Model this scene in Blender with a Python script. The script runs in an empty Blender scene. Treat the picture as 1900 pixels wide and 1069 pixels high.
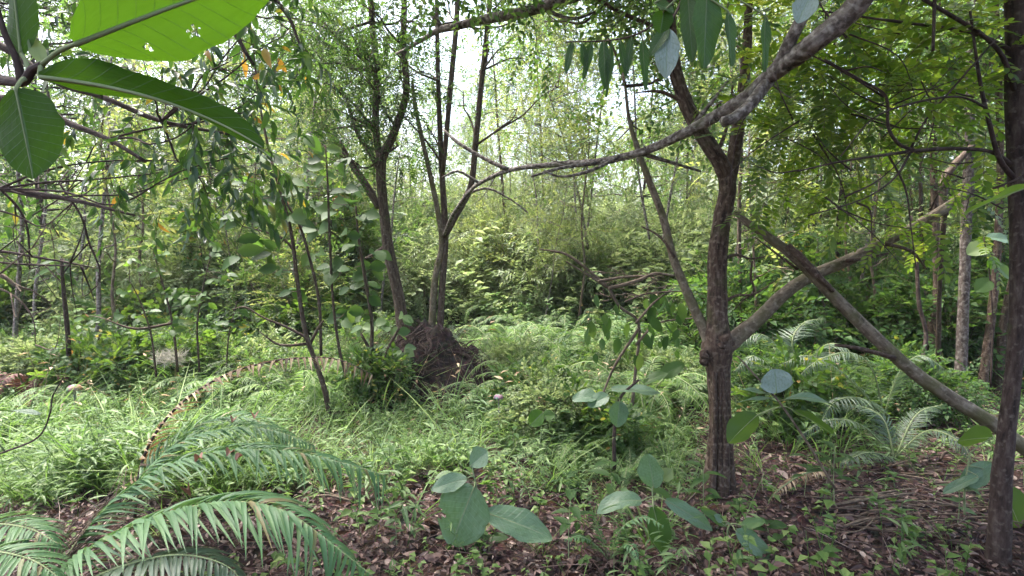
import bpy, math, random
import numpy as np
from mathutils import Vector, Matrix, Euler

# ------------------------------------------------------------------ camera, sky, sun, exposure
S = bpy.context.scene
COL = S.collection
F = 1037.0                      # focal length in photo pixels (1900 wide)
PITCH = math.atan(54.5 / F)
EYE = np.array([0.0, 0.0, 1.5])
cd = bpy.data.cameras.new("camera"); cam = bpy.data.objects.new("camera", cd); COL.objects.link(cam)
cam.location = EYE; cam.rotation_euler = (math.pi/2 - PITCH, 0, 0)
cd.sensor_width = 36; cd.lens = F/1900*36; cd.clip_start = 0.05; cd.clip_end = 500
S.camera = cam
ADDED_HAZE = .0010  # density of the volume added to pale the background
SUN_EL, SUN_AZ = 66, -58        # degrees; azimuth from +Y, negative to the left
w = bpy.data.worlds.new("World"); S.world = w; w.use_nodes = True
nt = w.node_tree; bg = nt.nodes["Background"]
sky = nt.nodes.new("ShaderNodeTexSky"); sky.sky_type = 'NISHITA'; sky.sun_disc = False
sky.sun_elevation = math.radians(SUN_EL); sky.sun_rotation = math.radians(SUN_AZ)
sky.air_density = 1.0; sky.dust_density = 7.0; sky.ozone_density = 1.5
nt.links.new(sky.outputs[0], bg.inputs[0]); bg.inputs[1].default_value = 0.15
sd = bpy.data.lights.new("sun", 'SUN'); sun = bpy.data.objects.new("sun", sd); COL.objects.link(sun)
sd.energy = 2.1; sd.angle = math.radians(24); sd.color = (1.0, 0.98, 0.955)
_e, _a = math.radians(SUN_EL), math.radians(SUN_AZ)
_to = Vector((math.sin(_a)*math.cos(_e), math.cos(_a)*math.cos(_e), math.sin(_e)))
sun.rotation_euler = _to.to_track_quat('Z', 'Y').to_euler(); sun.location = _to*30
S.view_settings.view_transform = 'Standard'; S.view_settings.look = 'None'
S.view_settings.exposure = 2.6; S.view_settings.gamma = 1.0
S.render.engine = 'CYCLES'
cy = S.cycles
cy.max_bounces = 6; cy.diffuse_bounces = 3; cy.glossy_bounces = 1; cy.transmission_bounces = 4; cy.volume_bounces = 0
cy.caustics_reflective = False; cy.caustics_refractive = False

R = np.random.default_rng(11)
def U(a, b, n=None): return R.uniform(a, b, n)
def unit(v):
    v = np.asarray(v, float); return v/(np.linalg.norm(v, axis=-1, keepdims=True)+1e-12)
_cp, _sp = math.cos(PITCH), math.sin(PITCH)
def at(px, py, d):
    """the world point seen at photo pixel (px, py), d metres in front"""
    x, y = (px-950)/F, -(py-534.5)/F
    v = np.array([x, _cp + y*_sp, -_sp + y*_cp])
    return EYE + v*(d/v[1])
def path(pts, d0=1, d1=None):
    d1 = d0 if d1 is None else d1; n = len(pts)-1
    return np.array([at(p[0], p[1], (p[2] if len(p) > 2 else d0+(d1-d0)*i/max(n, 1))) for i, p in enumerate(pts)])
def gh(x, y):
    x = np.asarray(x, float); y = np.asarray(y, float)
    h = .05*np.sin(1.3*x+.7)*np.sin(1.1*y+.3) + .03*np.sin(3.1*x-1.1*y) + .015*np.sin(6.7*x+2.0)*np.sin(5.9*y)
    q = np.clip((y-6.6)/8.5, 0, 1); far = np.clip((y-13)/30, 0, 1)
    return h + q*q*(3-2*q)*1.35 + far*far*(3-2*far)*4.0
# ------------------------------------------------------------------ materials
def new_mat(name):
    m = bpy.data.materials.new(name); m.use_nodes = True
    n = m.node_tree.nodes; n.clear()
    return m, n, m.node_tree.links
def ramp(n, stops):
    r = n.new("ShaderNodeValToRGB"); e = r.color_ramp.elements
    while len(e) < len(stops): e.new(.5)
    for k, (p, c) in enumerate(stops): e[k].position = p; e[k].color = (*c, 1)
    return r
def leaf_mat(name, stops, tstops, trans=.4, rough=.42, spec=.5, veins=0, patch=.35):
    m, n, L = new_mat(name)
    out = n.new("ShaderNodeOutputMaterial"); pb = n.new("ShaderNodeBsdfPrincipled"); tr = n.new("ShaderNodeBsdfTranslucent"); mx = n.new("ShaderNodeMixShader")
    g = n.new("ShaderNodeNewGeometry"); no = n.new("ShaderNodeTexNoise"); tc = n.new("ShaderNodeTexCoord")
    no.inputs["Scale"].default_value = 1.7; L.new(tc.outputs["Object"], no.inputs["Vector"])
    ma = n.new("ShaderNodeMath"); ma.operation = 'MULTIPLY_ADD'; ma.inputs[1].default_value = patch; ma.inputs[2].default_value = -patch/2
    L.new(no.outputs[0], ma.inputs[0])
    ad = n.new("ShaderNodeMath"); ad.operation = 'ADD'; ad.use_clamp = True
    L.new(ma.outputs[0], ad.inputs[0]); L.new(g.outputs["Random Per Island"], ad.inputs[1])
    r1 = ramp(n, stops); r2 = ramp(n, tstops)
    L.new(ad.outputs[0], r1.inputs[0]); L.new(ad.outputs[0], r2.inputs[0])
    c1, c2 = r1.outputs[0], r2.outputs[0]
    if veins:
        uv = n.new("ShaderNodeUVMap"); sx = n.new("ShaderNodeSeparateXYZ"); L.new(uv.outputs[0], sx.inputs[0])
        def M(op, a, b=None, clamp=False):
            k = n.new("ShaderNodeMath"); k.operation = op; k.use_clamp = clamp
            for i, v in enumerate((a, b)):
                if v is None: continue
                if isinstance(v, (int, float)): k.inputs[i].default_value = v
                else: L.new(v, k.inputs[i])
            return k.outputs[0]
        au = M('ABSOLUTE', sx.outputs[0])
        sv = M('SUBTRACT', M('MULTIPLY', sx.outputs[1], veins), M('MULTIPLY', M('POWER', au, .8), veins*.16))
        fr = M('ABSOLUTE', M('SUBTRACT', M('FRACT', sv), .5))
        side = M('MULTIPLY', M('SUBTRACT', fr, .435, True), 14, True)
        mid = M('MULTIPLY', M('SUBTRACT', .06, au, True), 30, True)
        fine = n.new("ShaderNodeTexNoise"); fine.inputs["Scale"].default_value = 9; L.new(uv.outputs[0], fine.inputs["Vector"])
        v = M('MAXIMUM', M('MULTIPLY', side, .75), mid)
        m1 = n.new("ShaderNodeMix"); m1.data_type = 'RGBA'; m1.inputs["B"].default_value = (.24, .34, .2, 1)
        L.new(M('MULTIPLY', v, .7), m1.inputs["Factor"]); L.new(c1, m1.inputs["A"]); c1 = m1.outputs["Result"]
        m2 = n.new("ShaderNodeMix"); m2.data_type = 'RGBA'; m2.blend_type = 'MULTIPLY'; m2.inputs["B"].default_value = (.22, .34, .3, 1)
        L.new(M('MULTIPLY', v, .8), m2.inputs["Factor"]); L.new(c2, m2.inputs["A"]); c2 = m2.outputs["Result"]
        m3 = n.new("ShaderNodeMix"); m3.data_type = 'RGBA'; m3.blend_type = 'MULTIPLY'; m3.inputs["B"].default_value = (.6, .62, .5, 1)
        L.new(M('MULTIPLY', M('SUBTRACT', fine.outputs[0], .45, True), 3, True), m3.inputs["Factor"]); L.new(c1, m3.inputs["A"]); c1 = m3.outputs["Result"]
        bp = n.new("ShaderNodeBump"); bp.inputs["Strength"].default_value = .5; bp.inputs["Distance"].default_value = .004
        L.new(M('SUBTRACT', fine.outputs[0], v), bp.inputs["Height"]); L.new(bp.outputs[0], pb.inputs["Normal"])
    L.new(c1, pb.inputs["Base Color"]); L.new(c2, tr.inputs[0])
    pb.inputs["Roughness"].default_value = rough; pb.inputs["Specular IOR Level"].default_value = spec
    mx.inputs[0].default_value = trans
    L.new(pb.outputs[0], mx.inputs[1]); L.new(tr.outputs[0], mx.inputs[2]); L.new(mx.outputs[0], out.inputs[0])
    return m
def bark_mat(name, dark, mid, pale, moss=(.06, .08, .02), lichen=.5, mossy=.3, su=16, sv=3.0, bump=.6):
    m, n, L = new_mat(name)
    out = n.new("ShaderNodeOutputMaterial"); pb = n.new("ShaderNodeBsdfPrincipled"); uv = n.new("ShaderNodeUVMap")
    mp = n.new("ShaderNodeMapping"); mp.inputs["Scale"].default_value = (su, sv, 1); L.new(uv.outputs[0], mp.inputs[0])
    a = n.new("ShaderNodeTexNoise"); a.inputs["Scale"].default_value = 2.2; a.inputs["Detail"].default_value = 9; a.inputs["Roughness"].default_value = .65; L.new(mp.outputs[0], a.inputs["Vector"])
    b = n.new("ShaderNodeTexNoise"); b.inputs["Scale"].default_value = 34; b.inputs["Detail"].default_value = 5; L.new(uv.outputs[0], b.inputs["Vector"])
    c = n.new("ShaderNodeTexNoise"); c.inputs["Scale"].default_value = 5; c.inputs["Detail"].default_value = 4; L.new(uv.outputs[0], c.inputs["Vector"])
    r = ramp(n, [(.32, dark), (.5, mid), (.68, tuple(.5*(p+q) for p, q in zip(mid, pale)))]); L.new(a.outputs[0], r.inputs[0])
    lr = ramp(n, [(.60-.14*lichen, (0, 0, 0)), (.78-.10*lichen, (.85, .85, .85))]); L.new(b.outputs[0], lr.inputs[0])
    m1 = n.new("ShaderNodeMix"); m1.data_type = 'RGBA'; m1.inputs["B"].default_value = (*pale, 1); L.new(lr.outputs[0], m1.inputs["Factor"]); L.new(r.outputs[0], m1.inputs["A"])
    mr = ramp(n, [(.66-.22*mossy, (0, 0, 0)), (.82-.2*mossy, (.8, .8, .8))]); L.new(c.outputs[0], mr.inputs[0])
    m2 = n.new("ShaderNodeMix"); m2.data_type = 'RGBA'; m2.inputs["B"].default_value = (*moss, 1); L.new(mr.outputs[0], m2.inputs["Factor"]); L.new(m1.outputs["Result"], m2.inputs["A"])
    bp = n.new("ShaderNodeBump"); bp.inputs["Strength"].default_value = bump; bp.inputs["Distance"].default_value = .012; L.new(a.outputs[0], bp.inputs["Height"])
    L.new(m2.outputs["Result"], pb.inputs["Base Color"]); L.new(bp.outputs[0], pb.inputs["Normal"]); pb.inputs["Roughness"].default_value = .85; pb.inputs["Specular IOR Level"].default_value = .25
    L.new(pb.outputs[0], out.inputs[0])
    return m
M = {}
M['fine'] = leaf_mat('fine_leaf', [(0, (.035, .075, .022)), (.5, (.06, .115, .034)), (1, (.10, .165, .055))], [(0, (.09, .2, .03)), (.6, (.17, .31, .05)), (1, (.3, .41, .1))], .45, .45)
M['yellow'] = leaf_mat('yellowish_leaf', [(0, (.042, .085, .02)), (.6, (.078, .13, .034)), (1, (.14, .18, .06))], [(0, (.16, .23, .05)), (.6, (.26, .33, .07)), (1, (.42, .44, .13))], .5, .5)
M['pale'] = leaf_mat('pale_leaf', [(0, (.08, .13, .045)), (.5, (.13, .19, .065)), (1, (.20, .26, .11))], [(0, (.2, .28, .09)), (.6, (.3, .39, .13)), (1, (.44, .5, .22))], .42, .5)
M['dark'] = leaf_mat('dark_leaf', [(0, (.022, .052, .018)), (.5, (.036, .08, .024)), (1, (.055, .11, .03))], [(0, (.06, .13, .02)), (.6, (.11, .22, .03)), (1, (.18, .28, .05))], .4, .55, .2)
M['ovate'] = leaf_mat('ovate_leaf', [(0, (.03, .07, .02)), (.5, (.05, .10, .03)), (.93, (.07, .13, .035)), (.985, (.22, .20, .04)), (1, (.25, .13, .04))], [(0, (.08, .17, .025)), (.6, (.16, .28, .03)), (.93, (.24, .36, .05)), (.985, (.45, .4, .05)), (1, (.4, .2, .04))], .42, .5, .25)
M['willow'] = leaf_mat('drooping_leaf', [(0, (.018, .045, .018)), (.6, (.032, .07, .023)), (.97, (.05, .10, .03)), (.985, (.28, .22, .03)), (1, (.3, .16, .03))], [(0, (.04, .10, .015)), (.6, (.075, .17, .02)), (.95, (.15, .25, .03)), (.98, (.5, .4, .04)), (1, (.45, .25, .03))], .36, .3)
M['pinnate'] = leaf_mat('pinnate_leaf', [(0, (.04, .08, .018)), (.6, (.07, .125, .022)), (1, (.11, .16, .03))], [(0, (.14, .26, .02)), (.6, (.26, .40, .03)), (1, (.45, .52, .06))], .52, .42)
M['big'] = leaf_mat('broad_leaf', [(0, (.10, .175, .105)), (1, (.15, .23, .145))], [(0, (.10, .22, .02)), (1, (.14, .28, .025))], .33, .3, .5, veins=11)
M['glow'] = leaf_mat('thin_broad_leaf', [(0, (.05, .11, .03)), (1, (.06, .12, .03))], [(0, (.10, .235, .010)), (1, (.11, .25, .010))], .6, .5, .2, veins=11)
M['big_dark'] = leaf_mat('dark_broad_leaf', [(0, (.025, .06, .016)), (1, (.032, .07, .02))], [(0, (.075, .18, .008)), (1, (.085, .2, .008))], .5, .6, .12, veins=11)
M['big_mid'] = leaf_mat('green_broad_leaf', [(0, (.035, .08, .022)), (1, (.05, .105, .03))], [(0, (.05, .13, .01)), (1, (.07, .17, .012))], .45, .4, .4, veins=11)
M['grey_sheen'] = leaf_mat('grey_sheen_leaf', [(0, (.24, .31, .29)), (1, (.3, .37, .34))], [(0, (.1, .2, .08)), (1, (.12, .22, .1))], .2, .3, .5, veins=9)  # pale blue grey; on the round leaf its whiteness is painted sky sheen
M['fern'] = leaf_mat('fern_green', [(0, (.06, .135, .055)), (.6, (.09, .185, .075)), (.95, (.12, .215, .085)), (1, (.18, .15, .07))], [(0, (.10, .22, .05)), (1, (.18, .33, .08))], .28, .52, .45)
M['fern_grey'] = leaf_mat('fern_grey_green', [(0, (.055, .09, .055)), (1, (.10, .145, .09))], [(0, (.12, .2, .07)), (1, (.2, .28, .1))], .3, .45)
M['fern_dry'] = leaf_mat('fern_dry', [(0, (.05, .03, .018)), (.45, (.22, .145, .08)), (1, (.5, .39, .25))], [(0, (.2, .12, .05)), (1, (.35, .22, .08))], .25, .7)
M['fern_red'] = leaf_mat('fern_dead_red', [(0, (.05, .025, .022)), (1, (.12, .05, .04))], [(0, (.1, .04, .03)), (1, (.15, .07, .04))], .15, .8)
M['grass'] = leaf_mat('grass_blade', [(0, (.06, .115, .03)), (.6, (.105, .18, .045)), (1, (.18, .25, .08))], [(0, (.12, .25, .04)), (.6, (.21, .38, .065)), (1, (.34, .48, .13))], .34, .5, .3)
M['weed'] = leaf_mat('weed_leaf', [(0, (.06, .115, .045)), (.6, (.11, .18, .065)), (1, (.18, .25, .11))], [(0, (.11, .23, .05)), (1, (.26, .42, .11))], .34, .5, .3)
M['litter'] = leaf_mat('dead_leaf', [(0, (.025, .011, .010)), (.35, (.062, .03, .026)), (.7, (.13, .072, .06)), (.88, (.22, .145, .12)), (1, (.36, .28, .24))], [(0, (.12, .05, .03)), (1, (.3, .18, .1))], .12, .6, patch=.5)
M['dead_leaf'] = leaf_mat('fallen_red_leaf', [(0, (.2, .09, .06)), (1, (.3, .16, .11))], [(0, (.2, .08, .04)), (1, (.25, .1, .06))], .15, .6)
M['white'] = leaf_mat('bleached_straw', [(0, (.2, .19, .15)), (1, (.42, .40, .34))], [(0, (.2, .19, .15)), (1, (.4, .38, .3))], .3, .7)
M['stalk'] = bark_mat('green_stalk', (.13, .16, .07), (.2, .24, .12), (.3, .33, .18), lichen=0, mossy=0)
M['bark'] = bark_mat('brown_bark', (.018, .012, .010), (.07, .047, .035), (.2, .17, .14), lichen=.3, mossy=.25, su=20, sv=3)
M['bark_red'] = bark_mat('reddish_bark', (.010, .007, .0055), (.068, .042, .030), (.21, .165, .13), moss=(.055, .055, .02), lichen=.6, mossy=.5, su=19, sv=4.5, bump=1.0)
M['bark_grey'] = bark_mat('grey_bark', (.02, .016, .014), (.10, .08, .068), (.36, .33, .30), lichen=.9, mossy=.35, su=12, sv=6, bump=1.0)
M['bark_dark'] = bark_mat('dark_bark', (.012, .008, .007), (.048, .031, .026), (.14, .115, .10), lichen=.3, mossy=.15, su=14, sv=4)
M['bark_moss'] = bark_mat('mossy_bark', (.035, .026, .018), (.13, .10, .072), (.30, .26, .20), moss=(.085, .08, .03), lichen=.5, mossy=.9, su=14, sv=4)
M['bark_pale'] = bark_mat('lichen_bark', (.02, .015, .013), (.07, .052, .045), (.22, .2, .18), lichen=.75, mossy=.3, su=12, sv=6, bump=.8)
M['twig'] = bark_mat('pale_twig', (.045, .032, .022), (.13, .095, .07), (.30, .25, .19), lichen=.3, mossy=0, su=20, sv=6)
def soil_mat(name, a, b, c):
    m, n, L = new_mat(name)
    out = n.new("ShaderNodeOutputMaterial"); pb = n.new("ShaderNodeBsdfPrincipled"); tc = n.new("ShaderNodeTexCoord")
    x = n.new("ShaderNodeTexNoise"); x.inputs["Scale"].default_value = 14; x.inputs["Detail"].default_value = 10; x.inputs["Roughness"].default_value = .7; L.new(tc.outputs["Object"], x.inputs["Vector"])
    v = n.new("ShaderNodeTexVoronoi"); v.inputs["Scale"].default_value = 32; L.new(tc.outputs["Object"], v.inputs["Vector"])
    r = ramp(n, [(.35, a), (.52, b), (.7, c)]); L.new(x.outputs[0], r.inputs[0])
    mx = n.new("ShaderNodeMix"); mx.data_type = 'RGBA'; mx.blend_type = 'OVERLAY'; mx.inputs["Factor"].default_value = .5; L.new(r.outputs[0], mx.inputs["A"]); L.new(v.outputs["Color"], mx.inputs["B"])
    hs = n.new("ShaderNodeHueSaturation"); hs.inputs["Saturation"].default_value = .75; L.new(mx.outputs["Result"], hs.inputs["Color"])
    bp = n.new("ShaderNodeBump"); bp.inputs["Strength"].default_value = .9; bp.inputs["Distance"].default_value = .03; L.new(x.outputs[0], bp.inputs["Height"])
    L.new(hs.outputs[0], pb.inputs["Base Color"]); L.new(bp.outputs[0], pb.inputs["Normal"]); pb.inputs["Roughness"].default_value = .9; pb.inputs["Specular IOR Level"].default_value = .2
    L.new(pb.outputs[0], out.inputs[0]); return m
M['soil'] = soil_mat('leaf_mould', (.014, .007, .006), (.042, .020, .016), (.09, .048, .037))
M['mound'] = soil_mat('dark_soil', (.008, .005, .004), (.022, .013, .010), (.06, .036, .027))
M['cap'] = soil_mat('mushroom_cap', (.12, .085, .06), (.21, .16, .115), (.32, .26, .2))
# ------------------------------------------------------------------ mesh helpers
class G:
    """collects geometry for ONE mesh object"""
    def __init__(s): s.V = []; s.F = {3: [], 4: []}; s.U = []; s.n = 0
    def add(s, V, Fs, mi=0, uv=None):
        V = np.asarray(V, float).reshape(-1, 3)
        for f in (Fs if isinstance(Fs, (list, tuple)) else [Fs]):
            f = np.asarray(f, int)
            if len(f): s.F[f.shape[1]].append((f+s.n, mi))
        s.V.append(V); s.U.append(np.zeros((len(V), 2)) if uv is None else uv); s.n += len(V)
    def inst(s, T, pos, Rm, sc, mi=None):
        """T: list of (V, F, mi); pos (N,3), Rm (N,3,3) columns = axes, sc (N,) or (N,3)"""
        N = len(pos); sc = np.asarray(sc, float)
        if sc.ndim == 1: sc = sc[:, None]
        for V, Fc, m in T:
            k = len(V)
            W = np.einsum('nij,nkj->nki', Rm, V[None]*sc[:, None, :]) + pos[:, None, :]
            f = (Fc[None]+(np.arange(N)*k)[:, None, None]).reshape(-1, Fc.shape[1])
            s.add(W.reshape(-1, 3), f, m if mi is None else mi)
    def tube(s, P, r, n=8, mi=0, k=4, rough=0., smooth=True, cap=True):
        P = np.asarray(P, float); r = np.broadcast_to(np.asarray(r, float), (len(P),)) if np.ndim(r) == 0 or len(np.atleast_1d(r)) == len(P) else np.interp(np.linspace(0, 1, len(P)), np.linspace(0, 1, len(r)), r)
        if smooth and len(P) > 2: P, r = catmull(P, r, k)
        t = unit(np.gradient(P, axis=0)); ref = np.array([0, -1., 0.02])
        a = ref - t*(t@ref)[:, None]; bad = np.linalg.norm(a, axis=1) < .15
        a[bad] = np.cross(t[bad], [1., 0, 0]); a = unit(a); b = np.cross(t, a)
        th = np.linspace(-math.pi, math.pi, n+1); ln = np.concatenate([[0], np.cumsum(np.linalg.norm(np.diff(P, axis=0), axis=1))])
        rr = np.repeat(r[:, None], n+1, 1)
        if rough:
            q = U(-1, 1, (len(P), n)); q = (q+np.roll(q, 1, 0))*.7; q = np.concatenate([q, q[:, :1]], 1)
            low = np.sin(3*th[None]+ln[:, None]*2.3)*.4 + np.sin(2*th[None]-ln[:, None]*1.1+1)*.4
            rr = rr*(1+rough*(q+low-0.0))
            rr[:, n] = rr[:, 0]
        V = P[:, None]+rr[..., None]*(np.cos(th)[None, :, None]*a[:, None]+np.sin(th)[None, :, None]*b[:, None])
        m = len(P); i = np.arange(m-1)[:, None]*(n+1)+np.arange(n)[None]
        f = np.stack([i, i+1, i+n+2, i+n+1], -1).reshape(-1, 4)
        uv = np.stack([np.repeat((th[None]*np.mean(r)), m, 0), np.repeat(ln[:, None], n+1, 1)], -1).reshape(-1, 2)
        V = V.reshape(-1, 3); Fs = [f]
        if cap:
            V = np.vstack([V, P[0], P[-1]]); uv = np.vstack([uv, [0, 0], [0, ln[-1]]])
            j = np.arange(n); c0, c1 = m*(n+1), m*(n+1)+1; o = (m-1)*(n+1)
            Fs.append(np.vstack([np.stack([j+1, j, 0*j+c0], 1), np.stack([o+j, o+j+1, 0*j+c1], 1)]))
        s.add(V, Fs, mi, uv)
    def build(s, name, mats, parent=None, origin=None, smooth=True):
        V = np.vstack(s.V); UVv = np.vstack(s.U)
        if origin is not None: V = V-np.asarray(origin)
        loops, starts, totals, mis = [], [], [], []; pos = 0
        for k in (3, 4):
            for f, mi in s.F[k]:
                loops.append(f.ravel()); c = len(f)
                starts.append(pos+np.arange(c)*k); totals.append(np.full(c, k)); mis.append(np.full(c, mi)); pos += c*k
        loops = np.concatenate(loops).astype(np.int32)
        me = bpy.data.meshes.new(name)
        me.vertices.add(len(V)); me.vertices.foreach_set('co', V.astype(np.float32).ravel())
        me.loops.add(len(loops)); me.loops.foreach_set('vertex_index', loops)
        st = np.concatenate(starts).astype(np.int32); me.polygons.add(len(st)); me.polygons.foreach_set('loop_start', st)
        me.polygons.foreach_set('material_index', np.concatenate(mis).astype(np.int32))
        me.polygons.foreach_set('use_smooth', np.full(len(st), smooth, bool))
        if np.any(UVv):
            ul = me.uv_layers.new(name='UVMap'); ul.data.foreach_set('uv', UVv[loops].astype(np.float32).ravel())
        me.update(calc_edges=True)
        for m in (mats if isinstance(mats, (list, tuple)) else [mats]): me.materials.append(M[m] if isinstance(m, str) else m)
        o = bpy.data.objects.new(name, me); COL.objects.link(o)
        if parent is not None: o.parent = parent
        return o
def catmull(P, r, k):
    P = np.asarray(P, float); Q = np.vstack([2*P[0]-P[1], P, 2*P[-1]-P[-2]]); rr = np.concatenate([[r[0]], r, [r[-1]]])
    oP, oR = [], []
    for i in range(1, len(P)):
        p0, p1, p2, p3 = Q[i-1:i+3]
        for t in np.arange(k)/k:
            oP.append(.5*(2*p1+(p2-p0)*t+(2*p0-5*p1+4*p2-p3)*t*t+(3*p1-p0-3*p2+p3)*t**3)); oR.append(rr[i]*(1-t)+rr[i+1]*t)
    oP.append(P[-1]); oR.append(r[-1])
    return np.array(oP), np.array(oR)
def frames(d, up):
    y = unit(d); x = np.cross(y, up); ln = np.linalg.norm(x, axis=-1, keepdims=True)
    x = np.where(ln < 1e-4, np.array([1., 0, 0]), x/(ln+1e-12)); z = np.cross(x, y)
    return np.stack([x, y, z], -1)
def rand_dirs(n, zmin=-1., zmax=1.):
    z = U(zmin, zmax, n); a = U(0, 2*math.pi, n); q = np.sqrt(np.maximum(0, 1-z*z))
    return np.stack([q*np.cos(a), q*np.sin(a), z], 1)
def leaf_t(wd=.3, segs=1, fold=.12, droop=.15, peak=.42, mi=0, curl=0.):
    """leaf template: length 1 along +Y, facing +Z"""
    if segs == 1:
        V = np.array([[0, 0, 0], [-wd, peak, fold*wd*2], [0, 1, -droop], [wd, peak, fold*wd*2]])
        return [(V, np.array([[0, 2, 1], [0, 3, 2]]), mi)]
    ts = np.linspace(0, 1, segs+1); V = [[0, 0, 0]]; Fs = []
    e = math.log(.5)/math.log(peak)
    for t in ts[1:-1]:
        h = wd*math.sin(math.pi*t**e)**.85; z = -droop*t*t
        V += [[-h, t, z+fold*h*2-curl*h*h], [0, t, z], [h, t, z+fold*h*2-curl*h*h]]
    V.append([0, 1, -droop]); T = len(V)-1
    tri = [[0, 2, 1], [0, 3, 2]]; quad = []
    for i in range(segs-2):
        a = 1+3*i; quad += [[a, a+1, a+4, a+3], [a+1, a+2, a+5, a+4]]
    a = 1+3*(segs-2); tri += [[a, a+1, T], [a+1, a+2, T]]
    V = np.array(V, float); out = [(V, np.array(tri), mi)]
    q = np.array(quad)
    if len(q):   # one island: quads to tris so that the leaf is one block
        tri = np.vstack([tri, q[:, [0, 1, 2]], q[:, [0, 2, 3]]]); out = [(V, np.array(tri), mi)]
    return out
def merge(g):
    """G -> template"""
    V = np.vstack(g.V); out = []
    for k in (3, 4):
        by = {}
        for f, mi in g.F[k]: by.setdefault(mi, []).append(f)
        for mi, fs in by.items():
            f = np.vstack(fs); ids, inv = np.unique(f, return_inverse=True); out.append((V[ids], inv.reshape(f.shape), mi))
    return out
def sprig_t(n, L, lt, ls, ang=55, droop=.25, opp=False, jit=.25, stem=0., flat=.6, mi=1, hang=0.):
    """a twig along +Y with n leaves; leaves hang by `hang`"""
    g = G(); t = np.linspace(.12, 1, n); y = t*L; z = -droop*L*t*t
    P = np.stack([U(-.03, .03, n)*L, y, z], 1)
    side = np.where(np.arange(n) % 2 == 0, 1., -1.)
    if opp: P = np.repeat(P, 2, 0); t = np.repeat(t, 2); side = np.tile([1., -1.], n)
    m = len(P); a = np.radians(ang*(1-.35*t)+U(-18, 18, m)*jit*3)
    d = np.stack([np.sin(a)*side, np.cos(a), U(-.3, .3, m)*jit*2-hang], 1); d[-1] = [U(-.2, .2), 1, -.3-hang]
    up = np.stack([U(-1, 1, m)*(1-flat), U(-1, 1, m)*(1-flat), np.ones(m)], 1)
    g.inst(lt, P, frames(d, up), ls*U(.7, 1.15, m)*(1-.25*np.abs(t-.5)))
    if stem: g.tube(np.array([[0, 0, 0], [0, L*.5, -droop*L*.25], [0, L, -droop*L]]), [stem, stem*.8, stem*.4], 3, mi, 2, cap=False)
    return merge(g)
# ------------------------------------------------------------------ naming helpers
def tag(o, label=None, cat=None, group=None, kind=None):
    for k, v in (('label', label), ('category', cat), ('group', group), ('kind', kind)):
        if v: o[k] = v
    return o
def thing(name, label, cat, loc=(0, 0, 0), group=None):
    o = bpy.data.objects.new(name, None); COL.objects.link(o); o.location = loc; o.empty_display_size = .1
    return tag(o, label, cat, group)
def dup(root, loc, rz=0., sc=1., label=None, group=None, tilt=0.):
    r = root.copy(); COL.objects.link(r); r.location = loc; r.rotation_euler = (tilt, tilt*.5, rz)
    r.scale = (sc,)*3 if np.ndim(sc) == 0 else sc
    if label: r['label'] = label
    if group: r['group'] = group
    for ch in list(root.children):
        c = ch.copy(); COL.objects.link(c); c.parent = r
        for q in ch.children:
            d = q.copy(); COL.objects.link(d); d.parent = c
    return r
# ------------------------------------------------------------------ the ground
def grid_axis(lo, hi, fine_lo, fine_hi, st, co):
    return np.unique(np.concatenate([np.arange(lo, fine_lo, co), np.arange(fine_lo, fine_hi, st), np.arange(fine_hi, hi+co, co)]))
gx = grid_axis(-90, 90, -9, 9, .09, 2.0); gy = grid_axis(-20, 140, 1.0, 13, .09, 2.0)
X, Y = np.meshgrid(gx, gy); Z = gh(X, Y)+np.where((Y < 13) & (np.abs(X) < 9), U(-.012, .012, X.shape), 0)
g = G(); nx = len(gx); i = (np.arange(len(gy)-1)[:, None]*nx+np.arange(nx-1)[None]).ravel()
g.add(np.stack([X, Y, Z], -1), np.stack([i, i+1, i+nx+1, i+nx], 1))
tag(g.build('ground', 'soil'), kind='structure')
# dark soil mound under the two forked trees
MC = np.array([*at(805, 660, 6.15)[:2]])
def mound_h(x, y):
    r = np.sqrt(((x-MC[0])/.80)**2+((y-MC[1])/.85)**2); return .70*np.exp(-(r/.92)**2.0)*(1+.10*np.sin(5.1*x+1)*np.sin(4.3*y))
g = G(); q = np.linspace(-1, 1, 70); X, Y = np.meshgrid(MC[0]+q*1.6, MC[1]+q*1.6)
Z = gh(X, Y)+mound_h(X, Y)*(1+.2*np.sin(11*X)*np.sin(9*Y+1)+.14*np.sin(4.3*X+2)*np.sin(5*Y))+U(-.05, .05, X.shape)-.03
i = (np.arange(69)[:, None]*70+np.arange(69)[None]).ravel(); g.add(np.stack([X, Y, Z], -1), np.stack([i, i+1, i+71, i+70], 1))
mt = thing('soil_mound', 'dark soil mound with exposed roots under the two forked trees', 'mound', (0, 0, 0))
g.build('soil', 'mound', mt)
g = G()
for k in range(30):
    a = U(0, 2*math.pi); r0, r1 = U(.05, .3), U(.55, .85); P = []
    for t in np.linspace(0, 1, 6):
        aa = a+.7*t*U(-1, 1); rr = r0+(r1-r0)*t; x, y = MC[0]+rr*math.cos(aa), MC[1]+rr*math.sin(aa); P.append([x, y, gh(x, y)+mound_h(x, y)+U(-.02, .06)])
    g.tube(P, [U(.005, .012), .003], 5, 0, 3)
for k in range(260):  # fine hanging rootlets and dead stems
    a = U(0, 2*math.pi); rr = U(.1, .7); x, y = MC[0]+rr*math.cos(a), MC[1]+rr*math.sin(a); p = np.array([x, y, gh(x, y)+mound_h(x, y)-.01]); v = np.array([math.cos(a), math.sin(a), U(-.3, .9)])*U(.06, .3)
    g.tube(np.array([p, p+v*.6+U(-.05, .05, 3), p+v+[U(-.08, .08), U(-.08, .08), -U(.02, .2)]]), [.004, .0012], 4, 0, 3)
g.build('roots', 'bark_dark', mt)
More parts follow.
